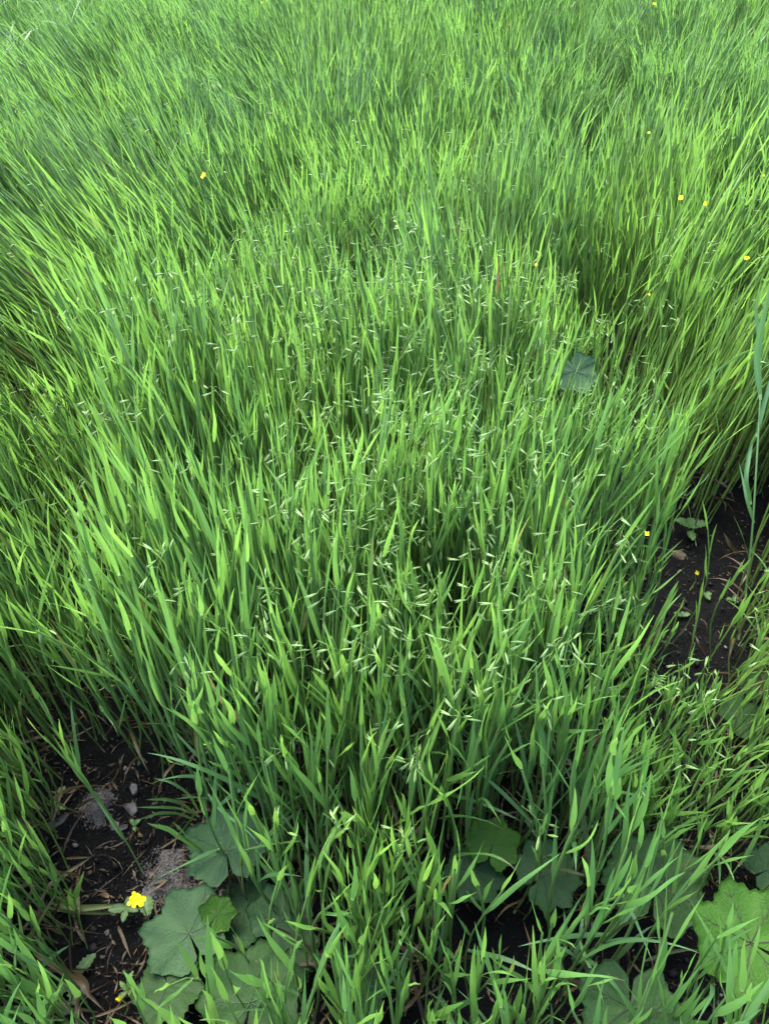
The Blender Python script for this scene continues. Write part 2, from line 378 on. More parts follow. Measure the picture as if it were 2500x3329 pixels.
hf1, hf2, hf3, tf1, tf2 = Field(1, .45), Field(2, 1.3), Field(3, .12), Field(4, .55), Field(5, 1.9)
lfx, lfy, lfx2, lfy2 = Field(6, .8), Field(7, .9), Field(8, .3), Field(9, .3)
gn1, gn2, gn3 = Field(21, .5), Field(22, .09, 24), Field(23, .03, 40)
def ground_z(x, y):
    near = np.exp(-np.maximum(np.hypot(x, y - 1) - 3, 0))
    return (-.004 + .010 * gn1(x, y) + (.0045 * gn2(x, y) + .0022 * gn3(x, y)) * near) * 1.0
def axis(a, b, step, far):
    core = np.arange(a, b + 1e-6, step); up = [b]; st = step
    while up[-1] < far: st *= 1.35; up.append(up[-1] + st)
    dn = [a]; st = step
    while dn[-1] > -far: st *= 1.35; dn.append(dn[-1] - st)
    return np.concatenate([dn[:0:-1], core, up[1:]])
gx, gy = axis(-1.0, 1.2, .010, 160), axis(-.1, 1.9, .010, 160)
GX, GY = np.meshgrid(gx, gy)
GV = np.stack([GX, GY, ground_z(GX, GY)], -1)
rows, cols = GX.shape
ii, jj = np.meshgrid(np.arange(rows - 1), np.arange(cols - 1), indexing='ij')
a0 = (ii * cols + jj).ravel()
me = make_mesh('ground', GV, np.stack([a0, a0 + 1, a0 + cols + 1, a0 + cols], -1), mat=M_SOIL)
ground = link('ground', me); ground['kind'] = 'structure'

# ------------------------------------------------------------------ where the oats stand
def plant_height(x, y):
    H = np.interp(y, [.05, .18, .35, .55, .8, 1.1, 1.5, 9], [.26, .30, .39, .47, .54, .58, .60, .60])
    far_ = .35 + .65 * smooth(1.3, 2.4, y)
    H = H * (1 + (.06 + .08 * far_) * far_ * hf1(x, y) + .06 * far_ * hf2(x, y))
    mx, my = MLEAF; H *= 1 - .42 * np.exp(-((x - mx) / .10) ** 2 - ((y - my + .10) / .16) ** 2)
    H *= 1 - .34 * np.exp(-(line_dist(x, y, LEFT_FURROW) / .10) ** 2)
    H *= 1 - .40 * np.exp(-(line_dist(x, y, RIGHT_FURROW) / .10) ** 2)
    H *= 1 - .24 * np.exp(-(line_dist(x, y, FAR_FURROW) / .16) ** 2)
    H *= 1 - .20 * np.exp(-(line_dist(x, y, FAR_LEFT_HOLLOW) / .30) ** 2)
    H *= 1 - .45 * np.exp(-(line_dist(x, y, SIDE_HOLLOW) / .075) ** 2)
    H *= 1 - .28 * np.exp(-(line_dist(x, y, MID_HOLLOW) / .07) ** 2)
    # in front of the right-hand bare soil the oats are short
    H *= 1 - .44 * smooth(.34, .46, x) * smooth(.35, .6, y) * (1 - smooth(1.05, 1.3, y))
    H *= 1 - .12 * smooth(-.15, -.35, x) * (1 - smooth(.5, .8, y))
    return H
def plant_density(x, y):
    D = np.full(np.shape(x), 1120.0) * (1 + .12 * hf3(x, y))
    D *= np.interp(y, [.05, .3, .6, 1.0, 1.6, 3, 5], [1.0, 1.08, 1.1, 1.06, .98, .74, .64])
    D *= 1 - .35 * np.exp(-(line_dist(x, y, LEFT_FURROW) / .05) ** 2)
    D *= 1 - .85 * np.exp(-(line_dist(x, y, RIGHT_FURROW) / .08) ** 2)
    D *= 1 - .6 * np.exp(-(line_dist(x, y, FAR_FURROW) / .10) ** 2)
    D *= 1 - .6 * np.exp(-(line_dist(x, y, SIDE_HOLLOW) / .06) ** 2)
    D = np.where(in_poly(x, y, LEFT_BARE), 2, D)
    D = np.where(in_poly(x, y, RIGHT_BARE), 9, D)
    D = np.where(in_poly(x, y, BR_BARE), 230, D)
    for q in THIN: D = np.where(in_poly(x, y, q), D * .32, D)
    D *= 1 + .15 * (x < -.3) * (y < .8)
    return D
x0, x1, y0, y1 = -5.2, 5.2, .08, 10.0
MAXD = 1450
n_try = int((x1 - x0) * (y1 - y0) * MAXD)
px, py = rng.uniform(x0, x1, n_try), rng.uniform(y0, y1, n_try)
keep = (np.abs(px) < .55 * (py + 1.1) + .35)
px, py = px[keep], py[keep]
keep = rng.uniform(0, MAXD, len(px)) < plant_density(px, py)
px, py = px[keep], py[keep]
# hand-placed stalks that stand alone on the bare soil: (base pixel, height, lean)
SOLO = [((820, 3650), .37, (-.12, .05)), ((760, 3480), .34, (-.14, .08)), ((880, 3380), .33, (-.12, .08)), ((900, 3500), .36, (-.1, .05)), ((640, 3480), .33, (-.1, .05)), ((920, 3650), .38, (-.1, .02)), ((840, 3300), .30, (-.12, .1)), ((560, 3680), .36, (-.08, .05)), ((970, 3420), .35, (-.06, .05)), ((740, 3700), .38, (-.05, .1)), ((468, 2840), .42, (-.22, .14)), ((300, 3390), .36, (-.10, .05)), ((700, 3640), .38, (-.10, .05)), ((880, 3600), .36, (-.05, .05)), ((2360, 3420), .34, (.1, .05)), ((2150, 3500), .32, (.15, .05)), ((255, 2640), .30, (-.10, .05)), ((330, 2610), .34, (-.12, .1)), ((800, 2890), .36, (-.10, .05)), ((785, 2880), .24, (-.35, .02)), ((812, 2895), .20, (.0, .1)),
        ((280, 3080), .17, (.05, .2)), ((350, 3420), .30, (-.25, .1)), ((520, 3560), .30, (-.22, .0)), ((610, 3600), .33, (-.12, .1)), ((690, 3520), .34, (-.16, .1)), ((450, 3480), .28, (-.3, .0)), ((820, 3430), .32, (-.1, .1)), ((770, 3600), .30, (-.2, .1)),
        ((2190, 2480), .28, (.05, .05)), ((2260, 2450), .26, (.15, .05)), ((2340, 2300), .24, (.18, .0)), ((2300, 2440), .30, (.05, .05)), ((2230, 2330), .30, (.22, -.05)), ((2240, 2330), .33, (.25, .0)), ((2215, 2300), .34, (.08, .0))]
sb = np.array([unproj(*s[0]) for s in SOLO])
n_solo = len(SOLO)
px = np.concatenate([sb[:, 0], px]); py = np.concatenate([sb[:, 1], py])
N = len(px)
PH = plant_height(px, py) * (1 + .09 * rng.standard_normal(N)).clip(.72, 1.3)
calm = .25 + .75 * smooth(1.1, 2.6, py)
lx = -.06 * calm + .07 * np.clip(px / 1.1, -1.6, .55) + .11 * lfx(px, py) * calm + .09 * lfx2(px * .6, py * .6) * smooth(1.8, 3, py) + .025 * lfx2(px, py) + .04 * rng.standard_normal(N)
lx -= .16 * smooth(1.2, 2.4, py) * (px < 0) * smooth(0, -1, px)
lx += .02 * smooth(.35, .65, px) * (1 - smooth(.8, 1.2, py))
ly = .03 + .10 * lfy(px, py) * calm + .02 * lfy2(px, py) + .04 * rng.standard_normal(N)
nearf = 1 - smooth(.35, .7, py)
lx = lx * (1 - .35 * nearf) + .035 * nearf * rng.standard_normal(N); ly = ly + .04 * nearf * rng.standard_normal(N)
PH[:n_solo] = [s[1] for s in SOLO]; lx[:n_solo] = [s[2][0] for s in SOLO]; ly[:n_solo] = [s[2][1] for s in SOLO]
gz = ground_z(px, py)
TINT = np.clip(.50 + .08 * (1 - smooth(1.6, 2.4, py)) - .14 * smooth(3.2, 5.5, py) + .17 * tf1(px, py) + .16 * tf2(px, py) + .14 * rng.standard_normal(N) + .20 * smooth(-.5, -1.2, px) * (1 - smooth(1.5, 3, py)) - .26 * nearf, 0, 1)  # distant oats tinted cooler: grazing sky sheen put into the blade colour
BASE = np.stack([px, py, gz - .004], -1)
LEAN = np.stack([lx, ly], -1)
lim = np.linalg.norm(LEAN, axis=1, keepdims=True); LEAN = LEAN * np.minimum(1, .75 / np.maximum(lim, 1e-6))
AZ = rng.uniform(0, 2 * np.pi, N)
BOW = rng.normal(0, .02, (N, 2))
def stem_point(idx, t):
    h = PH[idx]; l = LEAN[idx]; ln2 = (l ** 2).sum(-1)
    hz = h * t * (1 - .38 * ln2 * t)
    q = t ** 1.5
    xy = l * (h * q)[:, None] + BOW[idx] * (np.sin(np.pi * t))[:, None]
    return BASE[idx] + np.stack([xy[:, 0], xy[:, 1], hz], -1)
def stem_dir(idx, t): return nrm(stem_point(idx, t + .02) - stem_point(idx, np.maximum(t - .02, 0)))

def build_stems(idx, K, sides):
    t = np.linspace(0, 1, K)
    P = np.stack([stem_point(idx, np.full(len(idx), tt)) for tt in t], 1)
    sc = np.clip(PH[idx] / .6, .6, 1.1)
    Rd = (np.interp(t, [0, .5, .9, 1], [.0026, .0030, .0029, .0026])[None] * sc[:, None]) * rng.uniform(.85, 1.2, (len(idx), 1))
    return tubes(P, Rd, sides, TINT[idx], np.full(len(idx), .55), np.zeros(len(idx)))
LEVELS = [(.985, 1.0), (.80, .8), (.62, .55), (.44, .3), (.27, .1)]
def build_leaves(idx, level, segs, cross, rate):
    t0, lv = LEVELS[level]
    k = idx[rng.uniform(0, 1, len(idx)) < rate]
    m = len(k)
    t = np.clip(t0 + rng.normal(0, .03, m), .1, 1.0)
    far = smooth(1.0, 2.2, py[k])
    az = AZ[k] + level * np.pi + rng.normal(0, .5, m)
    out = np.stack([np.cos(az), np.sin(az), np.zeros(m)], -1)
    Lh = np.interp(lv, [.1, .3, .55, .8, 1.0], [.13, .17, .19, .17, .105])
    L = Lh * (1 + far * (.0 if level == 0 else -.3)) * np.clip(PH[k] / .55, .55, 1.1) * rng.uniform(.65, 1.4, m)
    W = rng.uniform(.0052, .0088, m) * (.92 if level == 0 else 1) * (1 - .10 * far) * (1 - .22 * smooth(2.0, 4.0, py[k])) * (1.0 if level < 3 else .85) * np.clip(PH[k] / .5, .85, 1.05) * (1 + .12 * (1 - smooth(.6, 1.3, py[k]))) * (1 + .26 * (1 - smooth(.4, .8, py[k]))) * (1 + .3 * (k < n_solo))
    if level == 0: th0 = np.abs(rng.normal(.03, .13, m)); kap = rng.normal(.03, .12, m); droop = np.abs(rng.normal(0, .04, m))
    elif level < 3: th0 = np.abs(rng.normal(.12, .13, m)) + .03; kap = rng.normal(.05, .16, m); droop = np.abs(rng.normal(.0, .09, m))
    else: th0 = np.abs(rng.normal(.32, .25, m)); kap = rng.normal(.25, .35, m); droop = np.abs(rng.normal(.3, .35, m))
    near = 1 - smooth(.4, .9, py[k])
    th0 = th0 * (1 + .25 * near)
    wind = np.stack([LEAN[k, 0] * .45 + .03 * rng.standard_normal(m), LEAN[k, 1] * .35 + .03 * rng.standard_normal(m), np.zeros(m)], -1)
    tint = np.clip(TINT[k] + .13 * rng.standard_normal(m), 0, 1)
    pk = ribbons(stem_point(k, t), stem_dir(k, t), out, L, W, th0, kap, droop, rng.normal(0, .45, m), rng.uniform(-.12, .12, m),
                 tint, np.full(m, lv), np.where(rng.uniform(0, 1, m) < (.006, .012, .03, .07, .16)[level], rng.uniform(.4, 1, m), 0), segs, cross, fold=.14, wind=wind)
    return k, pk
def build_dead(idx, segs, rate):
    k = idx[rng.uniform(0, 1, len(idx)) < rate]; m = len(k)
    t = rng.uniform(.03, .22, m); az = rng.uniform(0, 2 * np.pi, m)
    out = np.stack([np.cos(az), np.sin(az), np.zeros(m)], -1)
    pk = ribbons(stem_point(k, t), stem_dir(k, t), out, rng.uniform(.06, .17, m), rng.uniform(.003, .008, m), rng.uniform(.5, 1.3, m), rng.uniform(.2, 1.4, m),
                 rng.uniform(.4, 1.4, m), rng.normal(0, 3.0, m), rng.uniform(-.3, .3, m), rng.uniform(0, 1, m), np.full(m, 0.), np.ones(m), segs, 1, fold=.1)
    return k, pk
# oat heads: thin branches with hanging spikelets, thick in the middle of the picture
def head_rate(idx):
    u, v, _ = project(stem_point(idx, np.ones(len(idx))))
    r = .07 + .66 * np.exp(-((u - 1360) / 590) ** 2) * smooth(600, 1000, v) * (1 - .85 * smooth(2100, 2500, v))
    return r * np.where(v < 700, .5, 1) * (.25 + .75 * smooth(.35, .7, py[idx]))
def build_heads(idx, rich):
    k = idx[rng.uniform(0, 1, len(idx)) < head_rate(idx)]
    m = len(k)
    n = rng.integers(2, 6, m)
    Lr = rng.uniform(.03, .10, m) * (.6 + .1 * n)
    top, dr = stem_point(k, np.ones(m)), stem_dir(k, np.ones(m))
    bend = rng.normal(0, .25, (m, 3)) * np.array([1, 1, .1])
    K = 5; s = np.linspace(0, 1, K)
    P = top[:, None] + dr[:, None] * (s[None] * Lr[:, None])[..., None] + bend[:, None] * (Lr[:, None] * s[None] ** 2)[..., None]
    rach = tubes(P, np.linspace(.0012, .0007, K)[None] * np.ones((m, 1)), 4, TINT[k], np.full(m, .8), np.zeros(m))
    own = np.repeat(np.arange(m), n); ns = len(own)
    f = rng.uniform(.1, 1.0, ns)
    pos = top[own] + dr[own] * (f * Lr[own])[:, None] + bend[own] * (Lr[own] * f ** 2)[:, None]
    az = rng.uniform(0, 2 * np.pi, ns)
    o = np.stack([np.cos(az), np.sin(az), rng.uniform(.1, .6, ns)], -1); o = nrm(o)
    Lp = rng.uniform(.006, .026, ns)
    K2 = 5; s2 = np.linspace(0, 1, K2)
    Q = pos[:, None] + o[:, None] * (Lp[:, None] * s2[None])[..., None]; Q[..., 2] += (dr[own, 2] * .3 * Lp)[:, None] * s2 - (Lp * .9)[:, None] * s2 ** 2.5
    ped = tubes(Q, np.full((ns, K2), .0005), 3, TINT[k][own], np.full(ns, .8), np.zeros(ns))
    mode = rng.uniform(0, 1, ns)
    dz = np.where(mode < .60, rng.normal(-.12, .18, ns), np.where(mode < .85, rng.uniform(-1.8, -.5, ns), rng.uniform(.4, 1.6, ns)))
    d = np.stack([np.cos(az + rng.normal(0, .3, ns)), np.sin(az + rng.normal(0, .3, ns)), dz], -1)
    Ls = rng.uniform(.019, .026, ns)
    b0 = Q[:, -1]
    side = nrm(np.cross(d, np.array([0, 0, 1.])[None] + 1e-3))
    t_ = np.clip(rng.normal(.3, .3, ns), 0, 1)
    if rich:
        g1 = spindles(b0, nrm(d) + side * .055, Ls, np.full(ns, .00185), t_, np.ones(ns), np.full(ns, .05))
        g2 = spindles(b0, nrm(d) - side * .055, Ls * .93, np.full(ns, .00185), t_, np.ones(ns), np.full(ns, -.05))
        return k, rach, own, ped, (g1, g2)
    return k, rach, own, ped, (spindles(b0, d, Ls, np.full(ns, .0023), t_, np.ones(ns), np.zeros(ns), 4),)

# which 300 stalks show largest: nearest ones inside the frame
allidx = np.arange(N)
mid = stem_point(allidx, np.full(N, .85))
u, v, dep = project(mid); u0, v0, d0 = project(BASE)
vis = (u > 15) & (u < 2485) & (v > 10) & (v < 3290)
score = np.where(vis, PH / dep, 0)
order = np.argsort(-score)
NEAR = np.sort(order[:300]); is_near = np.zeros(N, bool); is_near[NEAR] = True
rest = allidx[~is_near]
inframe = (np.abs(px[rest]) < .60 * (py[rest] + .9) + .3)
rest = rest[inframe]
print('plants', N, 'rest', len(rest), 'near depth max', dep[NEAR].max())

# ---- the mass of the oat field
parts, st_parts, sp_parts, dead_parts = [], [], [], []
A = rest[py[rest] < 1.9]; B = rest[(py[rest] >= 1.9) & (py[rest] < 3.8)]; C_ = rest[py[rest] >= 3.8]
for idx, segs, cross, K, sides, rates in ((A, 7, 2, 6, 4, (1, 1, .8, .5, .2)), (B, 6, 2, 4, 3, (1, 1, .6, .1, 0)), (C_, 4, 1, 2, 3, (1, 1, .5, 0, 0))):
    st_parts.append(build_stems(idx, K, sides).joined())
    for lev, r_ in enumerate(rates):
        if r_ > 0: parts.append(build_leaves(idx, lev, segs if lev < 2 else segs - 1, cross if lev < 2 and (idx is A or lev < 1) else 1, r_)[1].joined())
    if idx is not C_:
        _, ra, _, pe, gl = build_heads(idx, idx is A)
        st_parts += [ra.joined(), pe.joined()]
        sp_parts += [g.joined() for g in gl]
parts.append(build_dead(A, 5, .7)[1].joined())
parts.append(build_dead(B[py[B] < 2.6], 5, .4)[1].joined())
Vl, Fl, Il, Ul = join_packs(parts)
Vs, Fs, Is, Us = join_packs(st_parts)
Vp, Fp, Ip, Up = join_packs(sp_parts)
V, F, I, U = join_packs([(Vl, Fl, Il, Ul), (Vs, Fs, Is, Us), (Vp, Fp, Ip, Up)])
me = make_mesh('oat_field', V, F, I, U)
for m_ in (M_OAT, M_STEM, M_SPIKE): me.materials.append(m_)
me.polygons.foreach_set('material_index', np.concatenate([np.zeros(len(Fl)), np.ones(len(Fs)), np.full(len(Fp), 2)]).astype(np.int32))
fieldo = link('oat_field', me); fieldo['kind'] = 'stuff'
tag(fieldo, 'dense wind-combed stand of green oats covering the field behind the nearest stalks', 'oat field')
print('field tris', len(F) * 2)

# ---- the nearest 300 oat plants, one by one
stems = build_stems(NEAR, 9, 6)
pieces = {int(p): [] for p in NEAR}
for lev, r_ in enumerate((1, .97, .85, .75, .5)):
    k, pk = build_leaves(NEAR, lev, 11, 2, r_)
    for i, p in enumerate(k): pieces[int(p)].append(('leaf', pk, i, M_OAT))
k, pk = build_dead(NEAR, 9, .75)
for i, p in enumerate(k): pieces[int(p)].append(('withered_leaf', pk, i, M_OAT))
kh, rach, own, ped, gl = build_heads(NEAR, True)
head_of = {int(p): i for i, p in enumerate(kh)}
oat_objs = {}
def piece_mesh(name, packs, mat, origin):
    V, F, I, U = join_packs([(pk.V[i], pk.F, pk.info[i], pk.uv[i]) for pk, i in packs])
    return make_mesh(name, V - origin, F, I, U, mat)
for j, p in enumerate(NEAR):
    p = int(p); o0 = BASE[p]
    root = thing('oat_plant', '', 'oat plant', tuple(o0), 'nearest oat stalks at the edge of the field')
    link('stem', piece_mesh('stem', [(stems, j)], M_STEM, o0), root)
    for nm, pk, i, mt in pieces[p]: link(nm, piece_mesh(nm, [(pk, i)], mt, o0), root)
    nspk = 0
    if p in head_of:
        h = head_of[p]
        pan = link('panicle', piece_mesh('panicle', [(rach, h)] + [(ped, q) for q in np.where(own == h)[0]], M_STEM, o0), root)
        for q in np.where(own == h)[0]:
            link('spikelet', piece_mesh('spikelet', [(g, q) for g in gl], M_SPIKE, o0), pan); nspk += 1
    oat_objs[p] = (root, nspk)

# ------------------------------------------------------------------ coltsfoot
def colt_radius(th, seed, lobes, teeth):
    r_ = np.random.default_rng(seed)
    big = 1 - np.abs(((th * lobes / (2 * np.pi)) % 1) - .5) * 2
    base = .90 - .08 * np.abs(np.sin(th / 2)) ** 2 + .20 * (1 - big) ** 1.15 - .08
    tri = np.abs(((th * teeth / (2 * np.pi)) % 1) - .5) * 2
    r = base + .055 * (1 - tri) - .012 * np.sin(th * 31 + seed) + .03 * np.sin(th * 3 + r_.uniform(0, 6)) + .02 * np.sin(th * 5 + r_.uniform(0, 6))
    d = np.pi - np.abs(th)
    r = r * (.62 + .38 * smooth(0, .9, d))
    return r
def coltsfoot_leaf(parent, origin, P, size, az, tilt, tilt_az, mat, vein_mat, seed, cup=.12, lobes=7, teeth=29):
    """size: half width in m; az: heading of the tip on the ground plane; tilt: lean of the blade"""
    r_ = np.random.default_rng(seed)
    nr, na = 10, 117
    th = np.linspace(-np.pi + .10, np.pi - .10, na); rr = np.linspace(.02, 1, nr + 1)
    rad = colt_radius(th, seed, lobes, teeth)
    ph1, ph2 = r_.uniform(0, 6, 2)
    def surf(r, t):
        z = cup * r ** 2 - .05 * r + .055 * r ** 2 * np.sin(3 * t + ph1) + .035 * r ** 3 * np.sin(7 * t + ph2) + .02 * r * np.cos(lobes * t) - .02
        z = z + .016 * np.sin(t * 19 + ph1) * r ** 4
        return np.stack([r * np.cos(t), r * np.sin(t), z], -1)
    T, Q = np.meshgrid(th, rr)
    rcol = np.array([np.interp(t, th, rad) for t in T[0]])
    V = surf(Q * rcol[None], T) * size
    M = Matrix.Rotation(tilt, 4, Vector((-math.sin(tilt_az), math.cos(tilt_az), 0))) @ Matrix.Rotation(az, 4, 'Z')
    M3 = np.array(M.to_3x3()); off = np.array(P) - origin
    Vw = V.reshape(-1, 3) @ M3.T
    F = grid_faces(nr + 1, na)
    # a thin solid: upper and under skin stitched round the edge
    nrmv = M3 @ np.array([0, 0, 1.])
    n0 = len(Vw)
    Vall = np.concatenate([Vw, Vw - nrmv * .0006]) + off
    rim = nr * na + np.arange(na - 1)
    Fall = np.concatenate([F, F[:, ::-1] + n0, np.stack([rim, rim + n0, rim + 1 + n0, rim + 1], -1)])
    blade = link('leaf_blade', make_mesh('leaf_blade', Vall, Fall, mat=mat), parent)
    # veins
    vp = []
    for kx in range(-3, 4):
        t_end = kx * 2 * np.pi / 7 * .97
        r_end = float(np.interp(t_end, th, rad)) * .93
        s = np.linspace(0.02, 1, 14)
        tt = t_end + .10 * np.sin(s * 3) * r_.uniform(-1, 1)
        vp.append((surf(s * r_end, tt), np.interp(s, [0, 1], [.0010, .0002])))
        for q in range(3):
            s0 = .34 + .2 * q + r_.uniform(-.04, .04)
            for sg in (-1, 1):
                s = np.linspace(0, 1, 7)
                ra = s0 * r_end + s * (.28 - .05 * q) * .9; ta = t_end + .10 * np.sin(s0 * 3) * 0 + sg * s * (.34 - .04 * q) / (1 + s0)
                lim_ = np.interp(ta, th, rad) * .97
                vp.append((surf(np.minimum(ra, lim_), ta), np.interp(s, [0, 1], [.0004, .00012])))
    Vv, Fv, o_ = [], [], 0
    for pts, rd in vp:
        pt = pts * size + np.array([0, 0, .0003])
        pk = tubes(pt[None], rd[None] * (size / .085), 5, np.zeros(1), np.zeros(1), np.zeros(1))
        Vv.append(pk.V[0] @ M3.T + off); Fv.append(pk.F + o_); o_ += len(pk.V[0])
    link('veins', make_mesh('veins', np.concatenate(Vv), np.concatenate(Fv), mat=vein_mat), blade)
    # stalk from the soil to the notch of the blade
    top = off + M3 @ np.array([0, 0, -.02 * size]); bot = np.array([0, 0, -.01]) if np.linalg.norm(top[:2]) > .01 else np.array([top[0], top[1], -.01])
    s = np.linspace(0, 1, 10)[:, None]
    c = bot * (1 - s) + top * s; c[:, 2] += (top[2] * .35) * np.sin(np.pi * s[:, 0]) * .5
    c[:, :2] += (np.sin(np.pi * s) * .012 * np.array([[math.cos(seed), math.sin(seed)]]))
    pk = tubes(c[None], np.linspace(.0026, .0018, 10)[None], 7, np.zeros(1), np.zeros(1), np.zeros(1))
    link('petiole', make_mesh('petiole', pk.V[0], pk.F, mat=M_PETIOLE), parent)

# (plant label, ground pixel, [(pixel of the blade's notch, height, half size, tip heading deg, tilt deg, tilt heading deg, material, veins)])
G, D_, M_, B_ = M_COLT_GREY, M_COLT_DARK, M_COLT_MID, M_COLT_BRIGHT
VD, VP = M_VEIN_DARK, M_VEIN_PALE
COLTS = [
    ('tall grey-green coltsfoot leaf rising behind the ash, beside the solitary oat clump', (800, 2960), [((735, 2765), .13, .078, 108, 22, -80, G, VP)]),
    ('grey-green coltsfoot with dark centre veins and a small bright folded leaf, nearest the yellow flower', (760, 3140),
     [((615, 3035), .085, .082, 125, 6, -90, G, VP), ((545, 3200), .07, .062, -60, 8, -100, M_, VP), ((705, 2975), .10, .034, 60, 25, -60, B_, VP), ((790, 2965), .05, .070, 20, 10, 90, D_, VP), ((665, 2950), .06, .036, 75, 8, -90, D_, VP)]),
    ('wide coltsfoot leaf with a brown spot under the front oat blades', (900, 3300), [((815, 3260), .14, .088, 80, 10, -90, M_, VP)]),
    ('pair of coltsfoot leaves, one lime and one dark, between oat stems', (1570, 2880), [((1600, 2750), .17, .052, 70, 15, -90, B_, VP), ((1545, 2830), .13, .058, 240, 6, -90, D_, VP)]),
    ('dark round coltsfoot leaf between the paired leaves and the large plain one', (1790, 2900), [((1765, 2850), .15, .064, 30, 8, -90, D_, VP)]),
    ('large plain green coltsfoot leaf with dark radiating veins and tiny holes', (2140, 3000), [((2130, 2880),   .19, .094, 70, 20, -100, M_, VD)]),
    ('bright yellow-green coltsfoot leaf with a frayed pale rim', (2440, 3160), [((2440, 3065), .26, .090, 150, 10, -100, B_, VD)]),
    ('coltsfoot leaf cut by a deep notch over a dark purple vein star', (2060, 3380), [((2048, 3275), .25, .080, 255, 8, -80, M_, VD)]),
    ('blue-green coltsfoot leaf raised among the tall oats beside the narrow gap', (1880, 1560), [((1868, 1205), .515, .062, -70, 38, -85, G, VP)]),
    ('small coltsfoot leaf at the rim of the field beside the sparse soil strip', (2420, 2420), [((2400, 2330), .08, .055, 20, 12, -90, M_, VP), ((2480, 2250), .09, .05, 60, 12, -90, M_, VP)]),
    ('dim rounded coltsfoot leaf deep under the front oats', (1180, 3330), [((1175, 3200), .08, .052, 70, 10, -90, D_, VP)]),
    ('dark coltsfoot leaf tucked behind the solitary oats and folded bright leaf', (880, 3060), [((905, 2990), .08, .062, 60, 10, -90, D_, VP), ((960, 3090), .07, .045, -30, 10, -90, M_, VP)]),
    ('dark coltsfoot leaf in shade past the last front oat stems', (2500, 2900), [((2490, 2830), .07, .05, 20, 8, -90, D_, VP)]),
]
LAND = []
for n_, (lab, gpix, leaves) in enumerate(COLTS):
    g0 = unproj(*gpix, 0); root = thing('coltsfoot_plant', lab, 'coltsfoot', tuple(g0), 'coltsfoot plants under the oats')
    for q, (pp, z, sz, az, ti, ta, mt, vm) in enumerate(leaves):
        coltsfoot_leaf(root, g0, unproj(*pp, z), sz, R(az), R(ti), R(ta), mt, vm, 100 + n_ * 7 + q, lobes=7 if n_ not in (4, 10) else 9)

# ------------------------------------------------------------------ small broadleaf weeds and mustard flowers
def small_leaf(parent, base, head, L, W, rise, tint, mat=None, toothed=True, name='leaf'):
    n = 13; s = np.linspace(0, 1, n)
    f = np.sin(np.pi * np.clip(s * .9 + .06, 0, 1)) ** .8
    if toothed: f = f * (1 + .16 * np.where(np.arange(n) % 2, 1, -1))
    f[-1] = .04; f[0] = .12
    hd = np.array([math.cos(head), math.sin(head), 0]); sd_ = np.array([-hd[1], hd[0], 0])
    P = np.array(base)[None] + hd[None] * (s * L)[:, None]; P[:, 2] += rise * L * np.sin(s * 2.2)
    c = np.array([-.5, -.25, 0, .25, .5])
    V = P[:, None] + sd_[None, None] * (W * f[:, None] * c[None])[..., None]
    V[..., 2] += W * .25 * np.abs(c)[None] * f[:, None] + .0015 * np.sin(s * 25 + head)[:, None] * np.abs(c) * 2
    info = np.stack([np.full((n, 5), tint), np.full((n, 5), .6), s[:, None] * .9 + .05 + np.zeros((n, 5)), np.zeros((n, 5))], -1)
    uv = np.stack([(c + .5)[None] + np.zeros((n, 5)), (s * L)[:, None] + np.zeros((n, 5))], -1)
    return link(name, make_mesh(name, V, grid_faces(n, 5), info.reshape(-1, 4), uv.reshape(-1, 2), mat or M_WEED), parent)
def tube_part(parent, pts, rad, mat, name='stem', sides=6):
    pts = np.array(pts, float); k = np.linspace(0, 1, len(pts)); s = np.linspace(0, 1, 12)
    P = np.stack([np.interp(s, k, pts[:, i]) for i in range(3)], -1)
    for _ in range(2): P[1:-1] = (P[:-2] + 2 * P[1:-1] + P[2:]) / 4
    rd = np.interp(s, [0, 1], rad)
    pk = tubes(P[None], rd[None], sides, np.full(1, .5), np.full(1, .7), np.zeros(1))
    return link(name, make_mesh(name, pk.V[0], pk.F, pk.info[0], pk.uv[0], mat), parent)
def flower(parent, c, size, nv, mat, r_, name='flower'):
    """four rounded petals round a small disc"""
    c = np.array(c, float); nv = nrm(np.array(nv, float)); a = nrm(np.cross(nv, [0.3, 1, .2])); b = np.cross(nv, a)
    th = np.linspace(0, 2 * np.pi, 8, endpoint=False)
    Vd = [c + nv * .0012 + (a * math.cos(t) + b * math.sin(t)) * size * .12 for t in th] + [c - nv * .002 + (a * math.cos(t) + b * math.sin(t)) * size * .06 for t in th]
    fo = link(name, make_mesh(name, np.array(Vd), grid_faces(2, 8, True), mat=M_ORANGE), parent)
    r0 = r_.uniform(0, 1.5)
    for q in range(4):
        an = r0 + q * np.pi / 2 + r_.uniform(-.15, .15)
        ax = a * math.cos(an) + b * math.sin(an); ay = np.cross(nv, ax)
        n = 7; s = np.linspace(0, 1, n); f = np.array([.16, .35, .72, .98, 1.0, .82, .30]) * size * .86 * r_.uniform(.9, 1.1)
        cc = np.linspace(-.5, .5, 5)
        lift = .35 * np.sin(s * 2.6) + r_.uniform(-.12, .12) * s
        V = c + ax * (s * size)[:, None, None] + ay * (f[:, None] * cc)[..., None] + nv * ((lift * size * .55)[:, None] + size * .12 * (np.abs(cc) * 2)[None] ** 2 * s[:, None] + .0006 * np.sin(cc * 30)[None])[..., None]
        link('petal', make_mesh('petal', V, grid_faces(n, 5), mat=mat), fo)
    return fo

